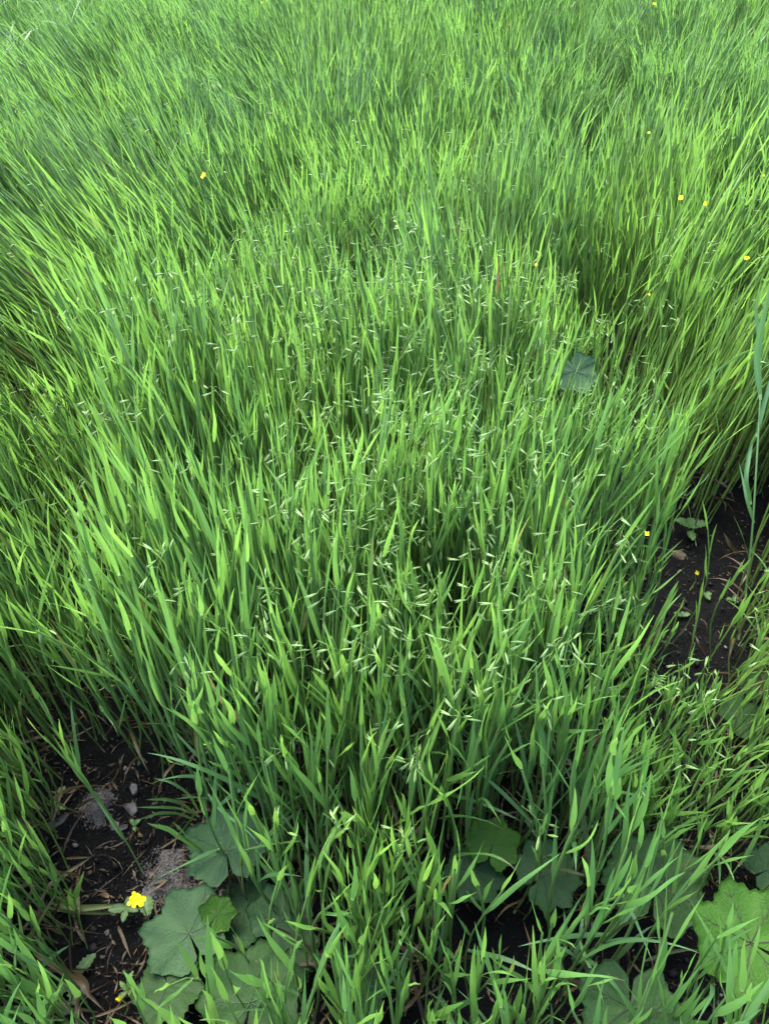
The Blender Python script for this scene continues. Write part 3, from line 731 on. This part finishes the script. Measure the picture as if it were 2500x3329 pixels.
r_ = np.random.default_rng(5)
g0 = unproj(505, 3060, 0)
mus = thing('mustard_plant', 'low mustard with open four-petalled yellow flowers on the bare black soil', 'wildflower', tuple(g0))
def L0(u, v, z): return unproj(u, v, z) - g0
tube_part(mus, [(0, 0, 0), L0(490, 3000, .05), L0(465, 2945, .09), L0(445, 2925, .105)], (.0012, .0008), M_STEM)
for (uu, vv, sz) in ((434, 2932, .0105), (457, 2927, .0105), (440, 2914, .009)):
    flower(mus, L0(uu, vv, .11), sz, (r_.uniform(-.3, .3), -.35 + r_.uniform(-.2, .2), .9), M_PETAL, r_)
for (uu, vv, hd, L, W) in ((482, 2965, 1.9, .036, .026), (515, 3020, -.9, .024, .017)):
    small_leaf(mus, L0(uu, vv + 12, .05), hd, L, W, .1, .6)
wd = thing('speedwell_seedling', 'small four-leaved seedling under the open yellow flower', 'weed', tuple(unproj(425, 2975, 0)))
tube_part(wd, [(0, 0, 0), (0.001, 0, .02), (.001, .001, .032)], (.0009, .0008), M_STEM)
for hd, L in ((3.3, .034), (-.25, .024), (1.7, .020), (-1.6, .026)): small_leaf(wd, (0.001, .001, .032), hd, L, L * .48, .12, .45, toothed=False)

def weed(name, lab, pix, spec, cat='weed', group=None, tint=.5):
    g = unproj(*pix, 0); o = thing(name, lab, cat, tuple(g), group)
    for hd, L, W, rise, z in spec: small_leaf(o, (0, 0, z), hd, L, W, rise, tint)
    return o
weed('yellowing_seedling', 'yellow-green lobed seedling beside the grey stone heap', (185, 2620), [(1.2, .036, .018, .3, .01), (2.9, .02, .012, .1, .004), (-.4, .026, .013, .1, .004), (-1.6, .014, .010, .1, .003)], tint=1.0)
weed('toothed_weed', 'pair of toothed dark green weed leaves by the dead grass tuft', (250, 3180), [(-2.2, .055, .020, .1, .01), (-1.2, .05, .024, .1, .01), (.9, .045, .02, .1, .01)], tint=.35)
weed('sprig_weed', 'thin lime sprig with tiny leaves at the foot of the front blades', (420, 3230), [(.2, .03, .008, .2, .01), (1.4, .03, .009, .5, .01), (2.4, .022, .008, .3, .01), (-.6, .035, .008, .2, .01), (-2.4, .02, .01, .1, .01)], tint=.9)
weed('orache_seedling', 'broad four-leaved green seedling at the back edge of the far soil patch', (2235, 1740), [(.2, .05, .03, .2, .03), (2.6, .05, .032, .2, .03), (1.4, .035, .024, .3, .03), (-1.7, .045, .024, .05, .02)], tint=.5)
weed('clover_seedling', 'round-leaved seedling on soil beside the tiny ground flower', (2290, 1945), [(.5, .018, .014, .2, .01), (2.4, .018, .014, .2, .01), (-1.4, .018, .014, .2, .01)], tint=.35)
weed('sorrel_seedling', 'pale two-leaved seedling in the middle of the far soil patch', (2215, 2010), [(.3, .022, .014, .2, .008), (2.8, .024, .014, .2, .008), (1.5, .014, .01, .3, .008)], tint=.45)
weed('young_weed', 'little leafy sprout in front of the far soil patch', (2380, 1960), [(.9, .02, .014, .2, .008), (2.9, .02, .013, .2, .008), (-.9, .014, .01, .3, .008)], tint=.45)
weed('ground_sprout', 'pale green sprout between the two slates on dark soil', (440, 2690), [(.8, .016, .010, .3, .008), (2.2, .016, .009, .3, .008), (-1.2, .012, .009, .2, .006)], tint=.6)

def tall_mustard(lab, pix, ztop, gpix, nfl, size, mat, seed, pods=6):
    r2 = np.random.default_rng(seed)
    top = unproj(*pix, ztop); g = top.copy(); g[0] += gpix[0]; g[1] += gpix[1]; g[2] = 0
    o = thing('mustard_plant', lab, 'wildflower', tuple(g), 'yellow mustard flowers scattered in the oats')
    t = top - g
    tube_part(o, [(0, 0, 0), t * .5 + np.array([.01, 0, 0]), t], (.0018, .0009), M_STEM)
    for k in range(pods):
        f = .62 + .34 * k / max(pods, 1); p = t * f + np.array([.01 * (1 - abs(f - .5) * 2), 0, 0]); a = k * 2.4 + seed
        tube_part(o, [p, p + np.array([math.cos(a) * .012, math.sin(a) * .012, .012]), p + np.array([math.cos(a) * .02, math.sin(a) * .02, .03])], (.0007, .0010), M_WEED, 'seed_pod', 4)
    for k in range(nfl):
        p = t + np.array([r2.uniform(-1, 1) * size * .7, r2.uniform(-1, 1) * size * .5, -k * size * .7 * (1 if mat is M_YORANGE else .3)])
        flower(o, p, size, (r2.uniform(-.5, .5), -.6 + r2.uniform(-.3, .3), .7), mat, r2)
tall_mustard('tall mustard with a flat yellow bloom above a long podded stalk', (2213, 642), .79, (.0, -.05), 3, .0062, M_PETAL, 1, 9)
tall_mustard('podded mustard stalk with hardly any petals left, beside the tall bloom', (2292, 662), .80, (.01, -.05), 1, .006, M_PETAL, 2, 11)
tall_mustard('mustard with two yellow blooms one above the other near the broad blue-green blades', (2428, 838), .77, (.0, -.06), 3, .0048, M_PETAL, 3, 3)
tall_mustard('mustard with a drooping orange-yellow flower spike behind the leaning oats', (660, 565), .78, (.0, -.05), 4, .0055, M_YORANGE, 4, 1)
tall_mustard('small yellow flower half sunk in the middle oats', (1742, 860), .68, (.0, -.05), 1, .0045, M_PETAL, 6, 1)
tall_mustard('small yellow flower below the podded mustard stalks', (2108, 958), .68, (.0, -.05), 1, .0042, M_PETAL, 7, 1)
tall_mustard('small yellow flower beside the far dark furrow', (2110, 432), .72, (.0, -.05), 1, .0055, M_PETAL, 8, 1)
tall_mustard('tiny yellow bloom low at the edge of the heading oats', (2096, 1733), .42, (.0, -.04), 1, .006, M_PETAL, 9, 1)
tall_mustard('tiny yellow flower close to the soil of the far bare patch', (2258, 1860), .06, (.0, -.01), 1, .0065, M_PETAL, 10, 0)
tall_mustard('tiny closed yellow bud by the foot of the front blades', (392, 3246), .05, (.0, -.01), 1, .005, M_PETAL, 11, 0)
tall_mustard('yellow flower farthest away in the oats', (2126, 12), .80, (.0, -.08), 2, .007, M_PETAL, 12, 1)
tall_mustard('faint yellow flower on the distant oats', (850, 8), .80, (.0, -.08), 1, .006, M_PETAL, 13, 1)
tall_mustard('small yellow flower sunk behind the two stacked blooms', (2478, 570), .76, (.0, -.08), 1, .0045, M_PETAL, 14, 1)

# ------------------------------------------------------------------ single coarse grasses with wide blue-green blades
def blade_part(parent, pts, W, mat, name='leaf', tint=.5, dead=0., lvl=.4, n=18, roll=0.0):
    pts = np.array(pts, float); k = np.linspace(0, 1, len(pts)); s = np.linspace(0, 1, n)
    P = np.stack([np.interp(s, k, pts[:, i]) for i in range(3)], -1)
    for _ in range(3): P[1:-1] = (P[:-2] + 2 * P[1:-1] + P[2:]) / 4
    T = nrm(np.gradient(P, axis=0)); view = nrm(np.array([0.15, -.75, .65]))
    sd_ = nrm(np.cross(T, view[None])); nn = np.cross(sd_, T)
    a = roll * np.sin(s * 3 + roll); sd_ = sd_ * np.cos(a)[:, None] + nn * np.sin(a)[:, None]; nn = np.cross(sd_, T)
    f = (.45 + .55 * smooth(0, .15, s)) * (1 - np.clip((s - .35) / .65, 0, 1) ** 1.7 * .97)
    c = np.linspace(-.5, .5, 5)
    V = P[:, None] + sd_[:, None] * (W * f[:, None] * c)[..., None] + nn[:, None] * (W * f[:, None] * .22 * np.abs(c) * 2)[..., None]
    sh = (n, 5)
    info = np.stack([np.full(sh, tint), np.full(sh, lvl), s[:, None] + np.zeros(sh), np.full(sh, dead)], -1)
    uv = np.stack([(c + .5)[None] + np.zeros(sh), s[:, None] * .2 + np.zeros(sh)], -1)
    return link(name, make_mesh(name, V, grid_faces(n, 5), info.reshape(-1, 4), uv.reshape(-1, 2), mat), parent)
def grass_stalk(lab, stem, leaves, rad=.0024, mat=M_BLUE, cat='grass stalk', name='grass_stalk', group='coarse grass stalks in the oats'):
    """stem: list of (u, v, z); leaves: list of (list of (u, v, z), width, tint, dead)"""
    g = unproj(*stem[0]); o = thing(name, lab, cat, tuple(g), group)
    tube_part(o, [unproj(*p) - g for p in stem], (rad * .7, rad * .55), mat, 'stem', 8)
    for pts, W, tint, dead in leaves: blade_part(o, [unproj(*p) - g for p in pts], W * .66, mat, 'leaf' if dead < .5 else 'dry_leaf', tint, dead, roll=.5)
grass_stalk('single blue-green grass stalk leaning over the far soil patch with one scorched leaf', [(2262, 1775, .0), (2230, 1610, .12), (2192, 1425, .27)],
            [([(2192, 1428, .27), (2170, 1330, .34), (2115, 1235, .42)], .011, .2, 0), ([(2230, 1612, .12), (2160, 1570, .16), (2100, 1510, .20), (2035, 1468, .23)], .010, .2, 0.0),
             ([(2230, 1612, .12), (2290, 1560, .17), (2330, 1500, .2)], .008, .3, 0)])
grass_stalk('wide glaucous grass stalk with long arching blades at the rim of the photo', [(2400, 2080, .0), (2440, 1800, .22), (2455, 1560, .38), (2470, 1300, .52)],
            [([(2440, 1640, .3), (2420, 1560, .36), (2440, 1440, .42), (2460, 1400, .46)], .016, .2, 0), ([(2470, 1300, .52), (2455, 1150, .62), (2490, 980, .74), (2515, 860, .82)], .022, .1, 0),
             ([(2455, 1420, .45), (2500, 1250, .56), (2540, 1100, .64)], .014, .3, 0), ([(2450, 1700, .28), (2425, 1620, .34), (2400, 1500, .40)], .012, .5, 0)], .004)
grass_stalk('tall grass with a wide pale blade curving across the field edge', [(2545, 1700, .0), (2540, 1400, .3), (2530, 1150, .5)],
            [([(2535, 1250, .45), (2480, 1160, .55), (2450, 1010, .64), (2480, 880, .74)], .017, .25, 0), ([(2530, 1150, .5), (2440, 1130, .56), (2330, 1200, .56), (2280, 1260, .55)], .012, .7, 0)], .003)
grass_stalk('yellowed grass stalk with orange dry leaves above the bare soil', [(2480, 1640, .0), (2462, 1440, .22), (2440, 1330, .36)],
            [([(2462, 1440, .22), (2480, 1350, .32), (2495, 1240, .42)], .007, 1.0, 1.0), ([(2400, 1430, .26), (2440, 1370, .32), (2470, 1280, .40)], .006, .8, 1.0), ([(2440, 1330, .36), (2455, 1250, .44), (2450, 1230, .45)], .005, 1.0, 1.0)], .0018)
grass_stalk('broken straw-coloured stem tip leaning over the tall oats', [(2510, 1500, .05), (2505, 1330, .35), (2500, 1255, .45)],
            [([(2500, 1255, .45), (2475, 1240, .46), (2465, 1236, .46)], .004, 1.0, 1.0)], .0015)
grass_stalk('oat leaf with a bleached spine bending beside the blue-green coltsfoot', [(1990, 1720, .1), (1985, 1450, .33), (1998, 1370, .40)],
            [([(1998, 1370, .40), (2000, 1330, .44), (1985, 1270, .50), (1955, 1200, .56), (1935, 1130, .62)], .005, .9, .8)], .0016)
for n_, (lab, st, lv) in enumerate((
    ('twisted glaucous blade nodding at the edge of the far furrow', [(2120, 620, .2), (2112, 480, .45)], [([(2112, 480, .45), (2100, 330, .62), (2108, 180, .80)], .014, .1, 0)]),
    ('pale blade folded over above the distant oats', [(1560, 260, .3), (1570, 150, .62)], [([(1570, 150, .62), (1575, 118, .72), (1545, 108, .76), (1510, 122, .75)], .010, .6, 0)]),
    ('long curling blue-green blade behind the far furrow', [(1990, 500, .2), (1960, 330, .5)], [([(1960, 330, .5), (1925, 220, .66), (1890, 160, .76)], .012, .2, 0)]),
    ('arched grass blade with a drooping tip beyond the heading oats', [(2060, 620, .25), (2050, 500, .5)], [([(2050, 500, .5), (2045, 420, .6), (2040, 330, .7), (2015, 270, .78)], .012, .2, 0)]),
    ('wide upright glaucous blade below the podded mustard', [(2005, 960, .2), (2000, 760, .5)], [([(2000, 760, .5), (2010, 640, .6), (2000, 520, .72), (2005, 430, .8)], .013, .2, 0)]))):
    grass_stalk(lab, st, lv)

# far corner: a rougher, darker tussock of wide-bladed grass
m = 900
bx = rng.uniform(-5.0, -2.2, m); by = 5.2 + rng.uniform(0, 3.2, m) + .2 * bx
az = rng.uniform(0, 2 * np.pi, m)
pk = ribbons(np.stack([bx, by, np.full(m, .15)], -1), nrm(np.stack([rng.normal(-.1, .15, m), rng.normal(0, .15, m), np.ones(m)], -1)), np.stack([np.cos(az), np.sin(az), np.zeros(m)], -1),
             rng.uniform(.5, .85, m), rng.uniform(.010, .018, m), rng.uniform(.05, .35, m), rng.uniform(.1, 1.3, m), rng.uniform(0, .9, m), rng.normal(0, .8, m), rng.uniform(-.1, .1, m), rng.uniform(0, .7, m), np.full(m, .2), np.zeros(m), 9, 2)
V, F, I, U = pk.joined()
co = link('coarse_grass', make_mesh('coarse_grass', V, F, I, U, M_BLUE)); co['kind'] = 'stuff'
tag(co, 'coarse dark blue-green grass mixed into the far corner of the field', 'grass')

# ------------------------------------------------------------------ litter on the soil
ICO_V = np.array([(-.5257, .8507, 0), (.5257, .8507, 0), (-.5257, -.8507, 0), (.5257, -.8507, 0), (0, -.5257, .8507), (0, .5257, .8507), (0, -.5257, -.8507), (0, .5257, -.8507), (.8507, 0, -.5257), (.8507, 0, .5257), (-.8507, 0, -.5257), (-.8507, 0, .5257)])
ICO_F = np.array([(0, 11, 5), (0, 5, 1), (0, 1, 7), (0, 7, 10), (0, 10, 11), (1, 5, 9), (5, 11, 4), (11, 10, 2), (10, 7, 6), (7, 1, 8), (3, 9, 4), (3, 4, 2), (3, 2, 6), (3, 6, 8), (3, 8, 9), (4, 9, 5), (2, 4, 11), (6, 2, 10), (8, 6, 7), (9, 8, 1)], np.int32)
def lumps(name, x, y, size, mat, label, cat, flat=.7, z_off=.3, zz=None):
    m = len(x); V = ICO_V[None] * size[:, None, None] * rng.uniform(.6, 1.4, (m, 1, 3)) * np.array([1, 1, flat]) * rng.uniform(.75, 1.25, (m, 12, 1))
    a = rng.uniform(0, 2 * np.pi, m); ca, sa = np.cos(a)[:, None], np.sin(a)[:, None]
    V = np.stack([V[..., 0] * ca - V[..., 1] * sa, V[..., 0] * sa + V[..., 1] * ca, V[..., 2]], -1)
    z = ground_z(x, y) if zz is None else zz
    V += np.stack([x, y, z + size * z_off], -1)[:, None]
    F = (ICO_F[None] + (np.arange(m) * 12)[:, None, None]).reshape(-1, 3)
    o = link(name, make_mesh(name, V, F, mat=mat, smoothed=False)); o['kind'] = 'stuff'; tag(o, label, cat); return o
def scatter(n, soft=False):
    out = []
    for poly, share in ((LEFT_BARE, .5), (RIGHT_BARE, .3), (BR_BARE, .2)):
        p = np.array(poly); lo, hi = p.min(0) - .06, p.max(0) + .06
        q = rng.uniform(lo, hi, (int(n * share * 2.5), 2)); ins = in_poly(q[:, 0], q[:, 1], poly) | (rng.uniform(0, 1, len(q)) < .35)
        out.append(q[ins][:int(n * share)])
    q = np.concatenate(out); return q[:, 0], q[:, 1]
x, y = scatter(4500); lumps('soil_crumbs', x, y, rng.gamma(1.6, .0013, len(x)).clip(.0008, .009), M_CRUMB, 'loose black crumbs and clods scattered over the bare soil', 'soil crumbs', .8)
x, y = scatter(420); lumps('gravel', x, y, rng.gamma(2, .0010, len(x)).clip(.0008, .006), M_PEBBLE, 'small pale grit and pebbles strewn on the dark soil', 'gravel', .6)
# oat husks
x, y = scatter(620); m = len(x); a = rng.uniform(0, 2 * np.pi, m)
pk = spindles(np.stack([x, y, ground_z(x, y) + .0035], -1), np.stack([np.cos(a), np.sin(a), rng.normal(0, .15, m)], -1), rng.uniform(.007, .013, m), rng.uniform(.0010, .0018, m), rng.uniform(0, 1, m), np.ones(m), rng.normal(0, .05, m), 5)
V, F, I, U = pk.joined(); o = link('oat_husks', make_mesh('oat_husks', V, F, I, U, M_HUSK)); o['kind'] = 'stuff'; tag(o, 'fallen tan oat husks scattered on the dark soil', 'oat husks')
# straw bits and curled dead leaves
x, y = scatter(900)
e = NEAR[rng.integers(0, len(NEAR), 900)]; x = np.concatenate([x[:500], px[e] + rng.normal(0, .05, 900)]); y = np.concatenate([y[:500], py[e] + rng.normal(0, .05, 900)])
m = len(x); a = rng.uniform(0, 2 * np.pi, m); h = np.stack([np.cos(a), np.sin(a), np.zeros(m)], -1)
pk = ribbons(np.stack([x, y, ground_z(x, y) + .006], -1), h + np.array([0, 0, .12]), np.stack([-np.sin(a), np.cos(a), np.zeros(m)], -1), rng.gamma(2.2, .018, m).clip(.012, .15), rng.uniform(.0014, .0060, m),
             rng.normal(0, .3, m), rng.normal(0, 1.2, m), rng.uniform(.0, .35, m), rng.normal(0, 4, m), rng.uniform(-.4, .4, m), rng.uniform(0, 1, m), np.zeros(m), np.ones(m), 7, 1, shape=1)
V, F, I, U = pk.joined(); o = link('straw_litter', make_mesh('straw_litter', V, F, I, U, M_OAT)); o['kind'] = 'stuff'; tag(o, 'curled brown dead leaves and straw bits lying on the soil', 'straw litter')

# pale ash-like heaps
def heap(lab, pix, rad, hgt, seed, n_grain):
    g = unproj(*pix, 0); r2 = np.random.default_rng(seed)
    nr, na = 14, 40
    rr = np.linspace(0.02, 1, nr); th = np.linspace(0, 2 * np.pi, na, endpoint=False)
    T, Q = np.meshgrid(th, rr)
    rim = 1 + .18 * np.sin(3 * th + seed) + .10 * np.sin(7 * th + 2 * seed)
    x = Q * rim * np.cos(T) * rad; y = Q * rim * np.sin(T) * rad * 1.1
    z = hgt * (1 - Q ** 2) ** 1.2 + r2.normal(0, hgt * .09, Q.shape) * (1 - Q ** 4) + ground_z(x + g[0], y + g[1]) - .006 * Q ** 3
    V = np.stack([x, y, z], -1).reshape(-1, 3)
    root = thing('ash_heap', lab, 'ash heap', tuple(g), 'pale gritty heaps on the black soil')
    F = grid_faces(nr, na, True)
    link('mound', make_mesh('mound', V, F[:, ::-1], mat=M_ASH), root)
    q = r2.uniform(-1, 1, (n_grain * 2, 2)) * 1.35; q = q[(q ** 2).sum(1) < 1.6 + r2.uniform(-.9, .2, len(q))][:n_grain] * rad
    m = len(q); rq = np.hypot(q[:, 0], q[:, 1]) / rad
    sz = r2.gamma(2, .0005, m).clip(.0004, .0030)
    V = ICO_V[None] * sz[:, None, None] * r2.uniform(.7, 1.3, (m, 12, 1)); zz = hgt * np.clip(1 - rq ** 2, 0, 1) ** 1.2 + ground_z(q[:, 0] + g[0], q[:, 1] + g[1])
    V = V + np.stack([q[:, 0], q[:, 1], zz + sz * .2], -1)[:, None]
    go = link('grit', make_mesh('grit', V, (ICO_F[None] + (np.arange(m) * 12)[:, None, None]).reshape(-1, 3), mat=M_ASH, smoothed=False), root); go['kind'] = 'stuff'
heap('pale sandy ash heap in front of the tall grey-green coltsfoot leaf', (548, 2845), .055, .010, 3, 1800)
heap('small grey ash heap between the yellowing seedling and the slates', (318, 2620), .036, .016, 5, 900)

def stone(lab, pix, sx_, sy_, sz_, seed, mat=M_SLATE, group='flat slate stones on the soil'):
    r2 = np.random.default_rng(seed); g = unproj(*pix, 0)
    n = 6; th = np.sort(np.linspace(0, 2 * np.pi, n, endpoint=False) + r2.uniform(-.45, .45, n)); rad = r2.uniform(.65, 1.2, n)
    rings = []
    for zf, k in ((-.4, .9), (.45, 1.0), (.62, .97), (.70, .80)):
        rings.append(np.stack([np.cos(th) * rad * sx_ * k, np.sin(th) * rad * sy_ * k, np.full(n, zf * sz_) + np.cos(th) * sz_ * .35], -1) + r2.normal(0, sz_ * .06, (n, 3)))
    rings.append(np.tile(np.array([[0, 0, sz_ * .72]]), (n, 1)) + np.stack([np.cos(th), np.sin(th), 0 * th], -1) * sx_ * .08)
    V = np.concatenate(rings); F = grid_faces(5, n, True)
    o = link('stone', make_mesh('stone', V, F, mat=mat, smoothed=False), loc=tuple(g + np.array([0, 0, float(ground_z(g[0], g[1]))])))
    o.rotation_euler = (r2.uniform(-.15, .15), r2.uniform(-.15, .15), r2.uniform(0, 6))
    tag(o, lab, 'stone', group)
stone('upright blue-grey slate chip beside the leaning single oat stalk', (428, 2640), .014, .022, .008, 1)
stone('lower blue-grey slate chip touching the foot of the oat stalk', (402, 2695), .012, .017, .008, 2)
stone('darkest flat slate between the grey ash heap and the slate chips', (375, 2680), .015, .017, .007, 3)
stone('long flat grey-brown stone near the yellowing seedling', (192, 2672), .027, .013, .007, 4)
stone('grey stone at the back of the bare soil under the oats', (443, 2578), .014, .013, .009, 5)
stone('mottled grey stone between the two big coltsfoot leaves', (722, 2905), .017, .012, .010, 6, M_PEBBLE)
stone('pale rounded stone beneath the toothed weed', (218, 3275), .013, .012, .008, 7, M_PEBBLE)
stone('white chip by the dead stem near the seedling', (345, 3028), .007, .006, .004, 8, M_PEBBLE)
stone('broken tan husk-like chip lying alone left of the yellow flower', (343, 2905), .006, .011, .004, 9, M_HUSK)
stone('lumpy brown clod under the broad four-leaved seedling', (2210, 1790), .022, .018, .016, 10, simple_mat('brown_clod', (.05, .035, .022), (.13, .10, .07), 90, .9), 'clods on the soil')

# larger dead blades and stems lying on the ground
def fallen(lab, pts, W, dead, tint, name='fallen_blade', cat='dead grass', mat=M_OAT):
    g = unproj(pts[0][0], pts[0][1], 0); o = thing(name, lab, cat, tuple(g), 'dead grass lying on the soil')
    blade_part(o, [unproj(*p) - g for p in pts], W, mat, 'blade', tint, dead, roll=.6)
fallen('long flat tan blade pointing at the yellow flower', [(170, 2935, .02), (260, 2955, .03), (350, 2945, .035), (415, 2935, .03)], .011, .55, .8)
fallen('second tan blade crossing below the long flat one', [(160, 2950, .015), (270, 2965, .02), (390, 2970, .02)], .009, .6, .6)
fallen('reddish dead blade lying flat across the dead tuft', [(100, 3150, .02), (210, 3155, .02), (320, 3150, .02)], .008, 1, .1)
fallen('thick straw stem sloping down past the toothed weed', [(110, 3095, .03), (200, 3150, .03), (280, 3220, .03), (345, 3290, .02)], .012, 1, .8)
fallen('dry crumpled brown leaf at the end of the straw stem', [(240, 3170, .03), (275, 3200, .035), (300, 3250, .03)], .018, 1, .55)
fallen('short brown stick lying below the four-leaved seedling', [(385, 3010, .008), (405, 3060, .01), (430, 3120, .008)], .006, 1, .6)
fallen('thin purple-brown stick in the middle of the bare soil', [(300, 2915, .006), (350, 2870, .01), (405, 2830, .01)], .003, 1, .0)
fallen('tan blade with a torn end beside the left oats', [(170, 2880, .03), (230, 2830, .03), (300, 2785, .03)], .008, .8, .9)
fallen('straight dry straw above the dead blades', [(215, 2790, .01), (260, 2788, .012), (305, 2785, .012)], .005, 1, .8)
fallen('pale withered stem curving under the front blades', [(295, 3310, .02), (370, 3285, .02), (430, 3255, .02), (445, 3240, .03)], .004, 1, 1)
fallen('yellow creeping stem under the large plain coltsfoot leaf', [(2090, 3125, .02), (2160, 3100, .03), (2230, 3085, .03), (2290, 3090, .02)], .006, .6, .9)
fallen('pale curled withered blade hanging beside the notched coltsfoot leaf', [(2115, 3115, .06), (2120, 3150, .05), (2128, 3175, .04), (2105, 3195, .03)], .006, 1, 1)
fallen('rusty dead leaf standing on the far bare soil', [(2400, 1800, .01), (2370, 1770, .03), (2350, 1730, .05)], .012, 1, .4)
fallen('bent reddish dead leaf low on the far bare soil', [(2295, 2130, .01), (2270, 2090, .03), (2255, 2060, .03)], .007, 1, .2)
# a splayed tuft of green blades low over the back of the soil patch
tuft = thing('oat_tuft', 'flattened oat tuft with arching blades fanned over the bare soil', 'oat plant', tuple(unproj(640, 2640, 0)))
g = unproj(640, 2640, 0)
for pts, W in (([(650, 2655, .02), (600, 2610, .08), (540, 2595, .09), (475, 2600, .06)], .011), ([(640, 2665, .02), (580, 2640, .06), (520, 2640, .07), (450, 2665, .04)], .010), ([(640, 2650, .03), (590, 2625, .09), (530, 2622, .10), (440, 2625, .07)], .009),
               ([(650, 2640, .02), (620, 2580, .12), (560, 2540, .15), (500, 2530, .14)], .009), ([(630, 2650, .01), (600, 2690, .02), (560, 2740, .02)], .006), ([(655, 2640, .03), (680, 2570, .13), (650, 2520, .16), (610, 2500, .17)], .009)):
    blade_part(tuft, [unproj(*p) - g for p in pts], W, M_OAT, 'leaf', .3, 0, .3, roll=.7)

# ------------------------------------------------------------------ labels of the single oat plants
MARKS = [('open yellow flower', 440, 2920), ('tall grey-green coltsfoot leaf', 720, 2720), ('pale ash heap', 548, 2845), ('dead grass tuft', 110, 3100), ('lime coltsfoot leaf', 1600, 2740), ('dark round coltsfoot leaf', 1790, 2830),
         ('large plain coltsfoot leaf', 2140, 2850), ('frayed bright coltsfoot leaf', 2400, 3050), ('notched coltsfoot leaf', 2050, 3250), ('brown-spotted coltsfoot leaf', 830, 3200), ('grey slate chips', 410, 2660), ('far bare soil patch', 2200, 2000),
         ('dim coltsfoot leaf', 1175, 3200), ('flattened oat tuft', 560, 2620)]
ORD = ['nearest', 'second', 'third', 'fourth', 'fifth', 'sixth', 'seventh', 'eighth', 'ninth', 'tenth', 'eleventh', 'twelfth', 'thirteenth', 'fourteenth', 'fifteenth', 'sixteenth', 'seventeenth', 'eighteenth', 'nineteenth', 'twentieth'] + ['twenty-' + w for w in ('first', 'second', 'third', 'fourth', 'fifth', 'sixth', 'seventh', 'eighth', 'ninth')] + ['thirtieth'] + ['thirty-' + w for w in ('first', 'second', 'third', 'fourth', 'fifth', 'sixth', 'seventh', 'eighth', 'ninth')]
NUMW = {0: 'without spikelets', 1: 'with one spikelet', 2: 'with two spikelets', 3: 'with three spikelets', 4: 'with four spikelets', 5: 'with five spikelets'}
buckets = {}
for p in NEAR:
    p = int(p); uu, vv, _ = project(stem_point(np.array([p]), np.array([.95]))); uu, vv = float(uu[0]), float(vv[0])
    ds = [(math.hypot(uu - mx_, vv - my_), mi) for mi, (_, mx_, my_) in enumerate(MARKS)]
    d_, mi = min(ds); du, dv = uu - MARKS[mi][1], vv - MARKS[mi][2]
    rel = ('right of' if du > 0 else 'left of') if abs(du) > abs(dv) else ('in front of' if dv > 0 else 'behind')
    nsp = oat_objs[p][1]; ub, vb, _ = project(BASE[p]); ltx = (uu - float(ub)) / max(float(vb) - vv, 1)
    leanw = ('left-tilted' if ltx < -.22 else ('right-tilted' if ltx > .22 else 'upright')) + (' pale' if TINT[p] > .55 else (' dark' if TINT[p] < .35 else ''))
    buckets.setdefault((leanw, nsp, rel, mi), []).append((d_, p))
for (leanw, nsp, rel, mi), lst in buckets.items():
    lst.sort()
    for i, (d_, p) in enumerate(lst):
        order_ = ORD[i] if i < len(ORD) else 'last'
        oat_objs[p][0]['label'] = f'{leanw} oat stalk {NUMW[nsp]}, {order_} such {rel} {MARKS[mi][0]}'
print('objects', len(bpy.data.objects), 'tris', sum(len(o.data.loops) - 2 * len(o.data.polygons) for o in bpy.data.objects if o.type == 'MESH'))
